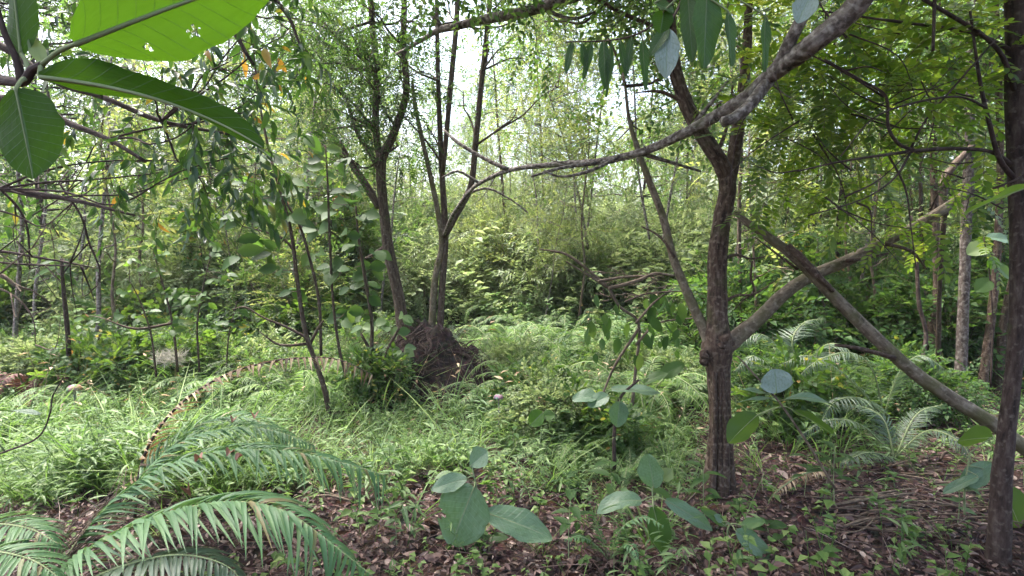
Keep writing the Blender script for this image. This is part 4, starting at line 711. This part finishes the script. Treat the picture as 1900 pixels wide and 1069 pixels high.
broad('broad_leaf_sapling', 'leaning sapling with a pale round leaf at its top, right of the knotted trunk', [at(1548, 905, 3.1), at(1500, 825, 3.1), at(1445, 745, 3.1), at(1395, 690, 3.12), at(1368, 660, 3.15)],
      [((1441, 729), (1437, 682), 62, -.02, (0, -.9, .5), dict(fold=.12, m='grey_sheen', sharp=.5, label='pale round leaf')), ((1428, 732), (1372, 720), 20, 0, (0, -.2, 1)), ((1440, 738), (1370, 742), 12, 0, (0, -.2, 1)), ((1455, 742), (1560, 755), 26, -.05, (0, -.3, 1), dict(sag=.1)), ((1470, 760), (1545, 800), 38, -.08, (0, .3, .9), dict(m='ovate')),
       ((1405, 770), (1352, 818), 56, .1, (.4, .8, .5), dict(m='ovate', label='dark oval leaf beside the trunk'))], 3.1, cat='sapling', bm='twig', sr=.006)
broad('broad_leaf_seedling', 'low plant with one dark blotched leaf near the bottom right of centre', [at(1352, 1010, 2.75), at(1350, 985, 2.73), at(1355, 972, 2.72)], [((1365, 985), (1432, 1036), 42, -.03, FU), ((1345, 975), (1300, 940), 20, 0, FU, dict(m='ovate')), ((1375, 975), (1420, 965), 20, 0, FU, dict(m='weed')), ((1340, 968), (1325, 955), 16, 0, FU)], 2.7)
broad('broad_leaf_sapling', 'plant of large leaves half hidden behind the foot of the dark edge tree', [at(1790, 955, 3.0), at(1790, 905, 3.0), at(1800, 840, 3.0)], [((1840, 812), (1778, 815), 56, 0, (0, .9, .5), dict(m='ovate')), ((1785, 905), (1840, 855), 40, 0, FU), ((1815, 885), (1750, 912), 24, -.05, (0, -.3, 1)), ((1860, 905), (1900, 990), 70, .05, (0, .9, .4), dict(m='ovate')), ((1825, 870), (1790, 890), 20, 0, FU)], 3.0)
broad('broad_leaf_sapling', 'spindly plant with round yellow green leaf between slim trunks at the right', [at(1838, 720, 4.4), at(1842, 600, 4.4), at(1835, 500, 4.4), at(1825, 440, 4.4)], [((1840, 500), (1842, 474), 26, 0, FU, dict(m='glow')), ((1835, 455), (1795, 470), 36, 0, (0, -.7, .7), dict(m='pale')), ((1830, 440), (1880, 445), 24, 0, FU), ((1845, 490), (1880, 520), 30, 0, FU, dict(m='ovate')), ((1838, 520), (1810, 540), 30, 0, FU, dict(m='ovate'))], 4.4, cat='sapling', bm='bark_dark')
broad('edge_shoot', 'shoot with one broad dark leaf pointing in from the right edge', [at(2010, 470, 1.55), at(1960, 400, 1.5), at(1905, 345, 1.5)], [((1912, 345), (1790, 390), 40, 0, (0, .5, 1), dict(m='ovate')), ((1920, 350), (1990, 330), 40, 0, (0, .5, 1), dict(m='ovate'))], 1.5, cat='shoot', bm='bark_dark')
broad('broad_leaf_seedling', 'bright yellow green leaf standing alone in the grass right of the mushroom', [at(1000, 840, 4.0), at(1004, 800, 4.0), at(1008, 765, 4.0)], [((1008, 765), (984, 788), 34, 0, FU, dict(m='glow')), ((1006, 772), (1030, 770), 22, 0, FU, dict(m='ovate'))], 4.0, sr=.004)
# top left: the nearest leaves
t = broad('foreground_leaf_branch', 'branch with big glowing green leaves hanging in the upper left corner', [at(-220, 120, .95), at(-60, 140, .86), at(10, 150, .82), at(42, 152, .8), (at(60, 130, .79)), at(78, 120, .785)],
      [((140, 82), (520, -70), 190, -.03, (-.1, .62, .78), dict(m='glow', segs=(60, 36), fold=.06, holes=((-.6, .252, .020), (-.6, .486, .026)), label='bright translucent leaf with two small holes', d1=.02, peak=.47)),
       ((75, 142), (487, 247), 92, -.02, (.15, .5, .8), dict(segs=(40, 18), fold=.45, m='big_dark', label='long dark folded leaf, torn on its upper edge', holes=((-.95, .72, .03),), sag=.05)),
       ((30, 165), (62, 322), 150, -.03, (.05, .75, .45), dict(segs=(36, 18), fold=.15, m='big_dark', label='dark leaf hanging down')),
       ((40, 100), (18, -110), 110, 0, (.3, .7, .4), dict(segs=(30, 14), m='big_dark', fold=.15)), ((82, 118), (56, 66), 26, 0, FU, dict(m='pale'))], .8, cat='branch', bm='bark_dark', sr=.007)
g = G(); g.tube(path([(40, 150, .8), (30, 110, .8), (8, 60, .8), (-20, -40, .8)])-np.array(t.location), [.006, .005, .004, .003], 8, 0, 5, rough=.06); g.build('side_twig', 'bark_dark', t)
# top: leaves hanging from the overhanging limb
broad('hanging_twig', 'twig with two large leaves hanging straight down at the top, left of the limb', [at(1330, -120, 1.7), at(1300, -60, 1.65), at(1280, -20, 1.6)], [((1312, -25), (1306, 118), 62, 0, (.3, -.8, .3), dict(fold=.18, m='big_mid')), ((1275, -20), (1285, 108), 34, .03, (-.5, -.7, .3), dict(m='big_mid')), ((1350, 20), (1358, 118), 30, .0, (.4, -.7, .3), dict(m='big_mid')), ((1232, 20), (1225, 60), 40, 0, FU, dict(m='big_dark')), ((1215, 5), (1250, 22), 36, 0, FU, dict(m='big_mid'))], 1.6, cat='twig', bm='bark')
broad('hanging_twig', 'twig with a drooping blue grey leaf in front of the second trunk', [at(1290, -80, 1.9), at(1265, 0, 1.9), at(1240, 50, 1.9)], [((1238, 55), (1236, 140), 46, 0, (-.2, -.8, .5), dict(fold=.2, m='grey_sheen')), ((1240, 50), (1206, 100), 26, 0, FU, dict(m='big_mid')), ((1420, 30), (1418, 128), 24, .1, (.3, -.7, .3), dict(m='big_mid')), ((1505, -10), (1480, 40), 44, .2, FU, dict(m='grey_sheen'))], 1.9, cat='twig', bm='bark')
broad('hanging_twig', 'twig with a row of narrow leaves hanging at the top above the limb', [at(1240, 20, 2.3), at(1190, 60, 2.3), at(1130, 75, 2.3), at(1050, 78, 2.3)],
      [((x, y), (x+dx, y+l), wv, 0, (nx_, -.8, .3), dict(m='big_mid', fold=.2)) for j, (x, y, dx, l, wv, nx_) in enumerate(((1192, 72, 6, 90, 20, .3), (1172, 70, -12, 70, 16, -.3), (1150, 74, 12, 62, 16, .2), (1120, 76, 3, 84, 22, -.2), (1098, 78, -16, 66, 16, .4), (1080, 80, 8, 52, 15, .1), (1062, 78, -12, 56, 15, -.3), (1210, 60, 14, 60, 18, .3), (1135, 75, -10, 100, 16, .5)))], 2.3, cat='twig', bm='bark', sr=.004)
# left bottom: twig and grass-like leaf
broad('bare_shoot', 'thin dark shoot curving up at the left edge above the grass', [at(-60, 860, 2.6), at(10, 838, 2.6), at(70, 812, 2.6), at(92, 770, 2.6), at(98, 735, 2.6), at(118, 700, 2.6)], [((-60, 762), (75, 760), 22, -.1, (0, .1, 1), dict(m='big', label='level grey green leaf'))], 2.6, cat='shoot', bm='bark_dark', sr=.004)
# ------------------------------------------------------------------ mushrooms, straw, fallen twigs
def mushroom(label, px, py, D, rc, h):
    b = at(px, py, D); z0 = float(gh(b[0], b[1])); t = thing('mushroom', label, 'mushroom', (b[0], b[1], z0)); hh = b[2]-z0
    g = G(); n = 20; prof = [(0, 0), (.35, -.02), (.65, -.1), (.88, -.28), (1., -.52), (.96, -.6), (.8, -.5), (.2, -.42), (.12, -.42)]; V = []
    for r, z in prof: V += [[r*rc*math.cos(a)*(1+.04*math.sin(3*a)), r*rc*math.sin(a), hh+(z+.5)*rc*1.3] for a in np.linspace(0, 2*math.pi, n, endpoint=False)]
    f = [[i*n+j, i*n+(j+1) % n, (i+1)*n+(j+1) % n, (i+1)*n+j] for i in range(len(prof)-1) for j in range(n)]; g.add(V, np.array(f)); g.build('cap', 'cap', t)
    g = G(); g.tube(np.array([[0, 0, -.02], [.004, 0, hh*.5], [0, 0, hh-.0]]), [rc*.24, rc*.16, rc*.17], 10, 0, 4, rough=.05); g.build('stem', 'cap', t)
mushroom('pale brown round capped mushroom standing in the grass in the middle of the clearing', 925, 738, 4.45, .042, .15); mushroom('pale flat capped mushroom in the bright grass at the left', 138, 722, 4.8, .06, .15)
g = G(); b = at(315, 665, 5.4); n = 420; d = rand_dirs(n, -.5, 1.); d[:, 2] *= .6; g.inst(leaf_t(.03, 3, .2, .9), np.tile(b, (n, 1))+U(-.1, .1, (n, 3))*[1.2, .6, .5], frames(d, rand_dirs(n)), U(.04, .10, n)); tag(g.build('straw_tuft', 'white'), 'tuft of bleached white dead straw behind the grass at the left', 'straw tuft')
tw = None
for k in range(84):
    if k < 64: px, py = U(1480, 1800), U(850, 1010)
    elif k < 74: px, py = U(1000, 1450), U(900, 1060)
    else: px, py = U(560, 1000), U(890, 1060)
    d = F*1.5/(py-480); x = (px-950)/F*d; a = U(-.9, .4) if k < 64 else U(0, 3.1); l = U(.2, .7) if k < 64 else U(.12, .4)
    g = G(); v = np.array([math.cos(a), math.sin(a)*.6, 0])*l; z = gh(x, d)+.015
    P = np.array([[0, 0, 0], v/2+[U(-.04, .04), U(-.04, .04), U(.0, .05)], v+[0, 0, U(-.01, .09)]]); r = U(.003, .010); g.tube(P, [r, r*.8, r*.35], 6, 0, 4, rough=.1)
    o = g.build('fallen_twig', ['twig', 'bark', 'twig'][k % 3]); o.location = (x, d, float(z)); tag(o, *((('pale fallen twig in the tangle on the ground under the leaning log', 'twig', 'fallen twigs under the log') if k < 64 else ('fallen twig on the leaf litter near the two seedlings', 'twig', 'fallen twigs near the seedlings') if k < 74 else ('fallen twig on the brown leaf litter right of the foreground fern', 'twig', 'fallen twigs by the foreground fern'))))
o = broad('dead_seedling', 'dead pale forked stick standing in the leaf litter under the leaning sapling', [at(1530, 955, 3.3), at(1533, 910, 3.3), at(1540, 870, 3.3)], [], 3.3, cat='stick', bm='twig', sr=.008)
# ------------------------------------------------------------------ leaf litter, grass and weeds
def scatter(n, d0, d1, fn, pxr=(-150, 2050), pw=1.0):
    d = d0+(d1-d0)*U(0, 1, n)**pw; px = U(*pxr, n); x = (px-950)/F*d; py = 480+F*1.5/d
    nz = np.sin(2.1*x+1.3*d)*np.sin(1.7*d-x*.9+1)*.5+np.sin(5.3*x+d)*np.sin(4.7*d+1.2-x)*.5
    keep = U(0, 1, n) < fn(px, py, nz); return x[keep], d[keep]
def green(px, py, nz):    # how grassy the ground is
    pn = np.clip(.72+1.1*nz, .12, 1.2); lim = np.where(px < 420, 950, np.where(px < 620, 915, np.where(px < 1000, 905, 915)))
    p = np.clip((lim-py)/70+.5, .03, 1); p = p*np.clip((1330-px)/120, .10, 1); p = p*np.where((np.abs(px-610) < 60) & (py > 740), .5, 1); dd = F*1.5/(py-480); return np.clip(p*pn*np.where((np.abs(px-805) < 105) & (dd > 4.9) & (dd < 7), .7, 1), 0, 1)
x, y = scatter(30000, 2.0, 6.5, lambda px, py, nz: np.clip(1.05-.8*green(px, py, nz*0), .15, 1), pw=1.5)
g = G(); n = len(x); a = U(0, 6.28, n); d = np.stack([np.cos(a), np.sin(a), U(-.35, .35, n)], 1)
LT = [leaf_t(.24, 3, .5, -.25, .45), leaf_t(.30, 3, -.4, .3, .5), leaf_t(.16, 3, .6, .35, .45)]; k = R.integers(0, 3, n); p = np.stack([x, y, gh(x, y)+U(.004, .045, n)], 1); Rm = frames(d, np.array([0, 0, 1.])+U(-.6, .6, (n, 3))); s = U(.018, .05, n)+(U(0, 1, n) < .12)*U(.01, .05, n)
for j in range(3): g.inst(LT[j], p[k == j], Rm[k == j], s[k == j])
tag(g.build('leaf_litter', 'litter'), kind='stuff')
n = 2600; x, y = scatter(n, 2.0, 6, lambda px, py, nz: np.clip(1-.6*green(px, py, nz*0), .2, 1), pw=1.4); g = G(); n = len(x); a = U(0, 6.28, n); d = np.stack([np.cos(a), np.sin(a), U(-.15, .3, n)], 1)
stick = [(np.array([[-.012, 0, 0], [.012, 0, 0], [0, 0, .02], [-.008, .5, .03], [.008, .5, .03], [0, .5, .045], [-.004, 1, 0], [.004, 1, 0], [0, 1, .01]]), np.array([[0, 1, 4, 3], [1, 2, 5, 4], [2, 0, 3, 5], [3, 4, 7, 6], [4, 5, 8, 7], [5, 3, 6, 8]]), 0)]
g.inst(stick, np.stack([x, y, gh(x, y)+U(.01, .04, n)], 1), frames(d, rand_dirs(n)), np.stack([U(.1, .25, n)]*3, 1)*np.array([1, 1, 1])); tag(g.build('twig_litter', 'litter'), kind='stuff')
def tuft_t(nb, h, wd, spread):
    g = G(); a = U(0, 6.28, nb); l = h*U(.5, 1.1, nb); d = np.stack([np.cos(a)*spread*U(.3, 1, nb), np.sin(a)*spread*U(.3, 1, nb), np.ones(nb)], 1); up = np.stack([-np.cos(a), -np.sin(a), np.zeros(nb)], 1)+U(-.3, .3, (nb, 3))
    g.inst(leaf_t(wd, 4, .3, .55, .35), np.stack([np.cos(a)*.02, np.sin(a)*.02, np.zeros(nb)], 1), frames(d, up), l); return merge(g)
def weed_t(h, nl, lt, ls, lean=.35):
    g = G(); a = U(0, 6.28); top = np.array([math.cos(a)*lean*h, math.sin(a)*lean*h, h]); t = U(.25, 1, nl); p = top*t[:, None]; d = rand_dirs(nl, -.25, .55); g.inst(lt, p, frames(d, np.array([0, 0, 1.])+U(-.3, .3, (nl, 3))), ls*U(.6, 1.1, nl))
    g.tube(np.array([[0, 0, -.02], top*.5, top]), [.0022, .001], 3, 0, 1, smooth=False, cap=False); return merge(g)
def field(name, Ts, mat, n, d0, d1, fn, s0, s1, pw=1.2, lift=0., pxr=(-150, 2050)):
    x, y = scatter(n, d0, d1, fn, pxr, pw); n = len(x); k = R.integers(0, len(Ts), n); z = gh(x, y)
    ok = mound_h(x, y) < U(.38, 1.5, n)**2; x, y, z, k = x[ok], y[ok], z[ok], k[ok]; n = len(x)
    p = np.stack([x, y, z+lift], 1); a = U(0, 6.28, n); up = np.stack([U(-.25, .25, n), U(-.25, .25, n), np.ones(n)], 1)
    Rm = frames(np.stack([np.cos(a), np.sin(a), 0*a], 1), up); s = U(s0, s1, n)*(1+.45*np.sin(1.9*x+.8*y)*np.sin(2.3*y-x)); g = G()
    Zz = unit(up); Xx = Rm[:, :, 0]; Yy = np.cross(Zz, Xx); Rm = np.stack([Xx, Yy, Zz], -1)
    for j in range(len(Ts)): g.inst(Ts[j], p[k == j], Rm[k == j], s[k == j])
    return tag(g.build(name, mat), kind='stuff')
field('grass', [tuft_t(11, .32, .011, U(.4, 1.0)) for _ in range(8)], 'grass', 8500, 2.3, 9, green, .6, 1.25)
LW = leaf_t(.10, 3, .25, .25, .4)
field('weeds', [weed_t(U(.12, .36), 11, LW, U(.06, .105), .5) for _ in range(10)], 'weed', 21000, 2.2, 9.5, green, .55, 1.25)
field('ground_cover', [weed_t(.16, 7, RHW, .05) for _ in range(6)], 'grass', 7000, 2.2, 8, lambda px, py, nz: np.clip(green(px, py, nz)*.8+.12, 0, 1), .6, 1.3)
field('undergrowth', [weed_t(.5, 22, RH, .075, .5) for _ in range(6)], 'weed', 5200, 6.2, 15, lambda px, py, nz: np.clip(.8+.5*nz, 0, 1)*((np.abs(px-800) > 130) | (py < 660)), .5, 1.2)
field('tall_grass', [tuft_t(9, .62, .007, U(.4, .9)) for _ in range(6)], 'grass', 420, 3.4, 7, lambda px, py, nz: np.clip(green(px, py, nz)*1.1, 0, 1), .6, 1.2)
field('dry_stems', [weed_t(U(.3, .6), 3, RHN, .07, .6) for _ in range(6)], 'fern_dry', 700, 4.2, 9, lambda px, py, nz: np.clip(.5+.4*nz, .1, 1), .6, 1.2)
field('far_undergrowth', [weed_t(.9, 30, RHW, .12, .6) for _ in range(6)], 'pale', 6500, 8.5, 40, lambda px, py, nz: 1+0*px, .7, 1.5, pw=1)

# ------------------------------------------------------------------ thin bare-stemmed saplings through the thicket
def proto_pole(h, nb, sp, lm, bm, r):
    root = thing('thin_sapling', None, 'sapling'); gt, gl = G(), G(); dx, dy = U(-.12, .12, 2)*h
    P = np.array([[dx*t+U(-.04, .04), dy*t+U(-.04, .04), h*t-.1] for t in np.linspace(0, 1, 7)]); gt.tube(P, [r, r*.9, r*.8, r*.7, r*.6, r*.4, r*.2], 6, 0, 4, rough=.05); tp = catmull(P, np.ones(7), 4)[0]
    bl = [(tp[R.integers(8, len(tp))]+np.array([U(-.5, .5), U(-.5, .5), U(-.1, .4)]), [.25, .25, .16], 9) for _ in range(nb)]
    limbs(gt, tp, bl, .009, 3); foliage(gl, bl, sp); gt.build('stem', bm, root); gl.build('crown', [lm, 'twig'], root); return root
PP = [proto_pole(4.2, 8, 'fine', 'fine', 'bark_grey', .03), proto_pole(3.4, 7, 'wide', 'yellow', 'twig', .022), proto_pole(5, 9, 'fine', 'pale', 'bark', .035), proto_pole(2.6, 6, 'ovate', 'ovate', 'bark_dark', .018)]
fp = [True]*4
for lab, grp, (x0, x1), (d0, d1), n in [('thin bare stemmed sapling in the thicket behind the two leaning stems', 'saplings behind the leaning stems', (380, 700), (6.8, 9.5), 6), ('thin sapling in the shade at the left behind the bare dead branches', 'saplings behind the dead branches', (-40, 380), (6.5, 9.5), 7),
      ('thin pale sapling in the bright thicket between mound and knotted tree', 'saplings between mound and knotted tree', (860, 1280), (8, 13), 4), ('thin dark sapling in the thicket behind the leaning log', 'saplings behind the log', (1380, 1720), (6, 9.5), 12), ('thin sapling among the slim trunks at the right', 'saplings among the slim trunks', (1690, 1930), (5.8, 8.5), 7)]:
    for j in range(n): plant(PP, fp, R.integers(0, 4), x0+(x1-x0)*(j+U(0, 1))/n, U(d0, d1), U(.7, 1.2), lab, grp)
# ------------------------------------------------------------------ thin scattering volume, added to wash out the overexposed distance
bm_ = G(); c = np.array([[x, y, z] for x in (-95, 95) for y in (-25, 145) for z in (-2, 26)], float); bm_.add(c, np.array([[0, 1, 3, 2], [4, 6, 7, 5], [0, 4, 5, 1], [2, 3, 7, 6], [0, 2, 6, 4], [1, 5, 7, 3]]))
m, n_, L_ = new_mat('added_haze_air'); o_ = n_.new("ShaderNodeOutputMaterial"); v_ = n_.new("ShaderNodeVolumePrincipled"); v_.inputs["Density"].default_value = ADDED_HAZE; v_.inputs["Color"].default_value = (.92, .95, .96, 1); L_.new(v_.outputs[0], o_.inputs["Volume"]); M['added_haze'] = m
tag(bm_.build('added_haze', 'added_haze', smooth=False), kind='stuff')

# ------------------------------------------------------------------ small seedlings dotted over the floor
def proto_seedling(n, h, lt, ls, lm):
    t = thing('small_seedling', None, 'seedling'); g = G(); tp = np.array([U(-.04, .04), U(-.04, .04), h]); g.tube(np.array([[0, 0, -.03], tp*.5+U(-.01, .01, 3), tp]), [.0035, .002], 6, 0, 4); g.build('stem', 'stalk', t)
    a = 2.4*np.arange(n)+U(-.3, .3, n); d = np.stack([np.cos(a), np.sin(a), U(-.1, .35, n)], 1)
    for k in range(n):
        q = G(); q.inst(lt, (tp*(.5+.5*k/(n-1)))[None], frames(d[k:k+1], np.array([[0, 0, 1.]])+U(-.2, .2, (1, 3))), np.array([ls*U(.7, 1.1)])); q.build('leaf', lm, t)
    return t
PL = [proto_seedling(5, .16, OV, .12, 'ovate'), proto_seedling(6, .26, OV, .10, 'weed'), proto_seedling(4, .12, RD, .10, 'dark'), proto_seedling(7, .34, leaf_t(.2, 5, .2, .3, .45), .14, 'ovate')]
fl = [True]*4
for lab, grp, (x0, x1), (y0, y1), n in [('small green seedling on the leaf litter in front of the knotted tree', 'seedlings in front of the knotted tree', (1000, 1500), (900, 1060), 9), ('small seedling on the brown litter right of the foreground fern', 'seedlings right of the foreground fern', (600, 960), (850, 1050), 9), ('small seedling in the grass between mushroom and knotted tree', 'seedlings in the grass by the mushroom', (880, 1290), (690, 850), 24), ('small seedling in the shade at the lower right near the dark edge tree', 'seedlings near the edge tree', (1500, 1800), (880, 1050), 5), ('small leafy seedling in the grass at the left', 'seedlings in the left grass', (40, 640), (660, 790), 20)]:
    for j in range(n): plant(PL, fl, R.integers(0, 4), x0+(x1-x0)*(j+U(0, 1))/n, F*1.5/(U(y0, y1)-480), U(.6, 1.25), lab, grp)
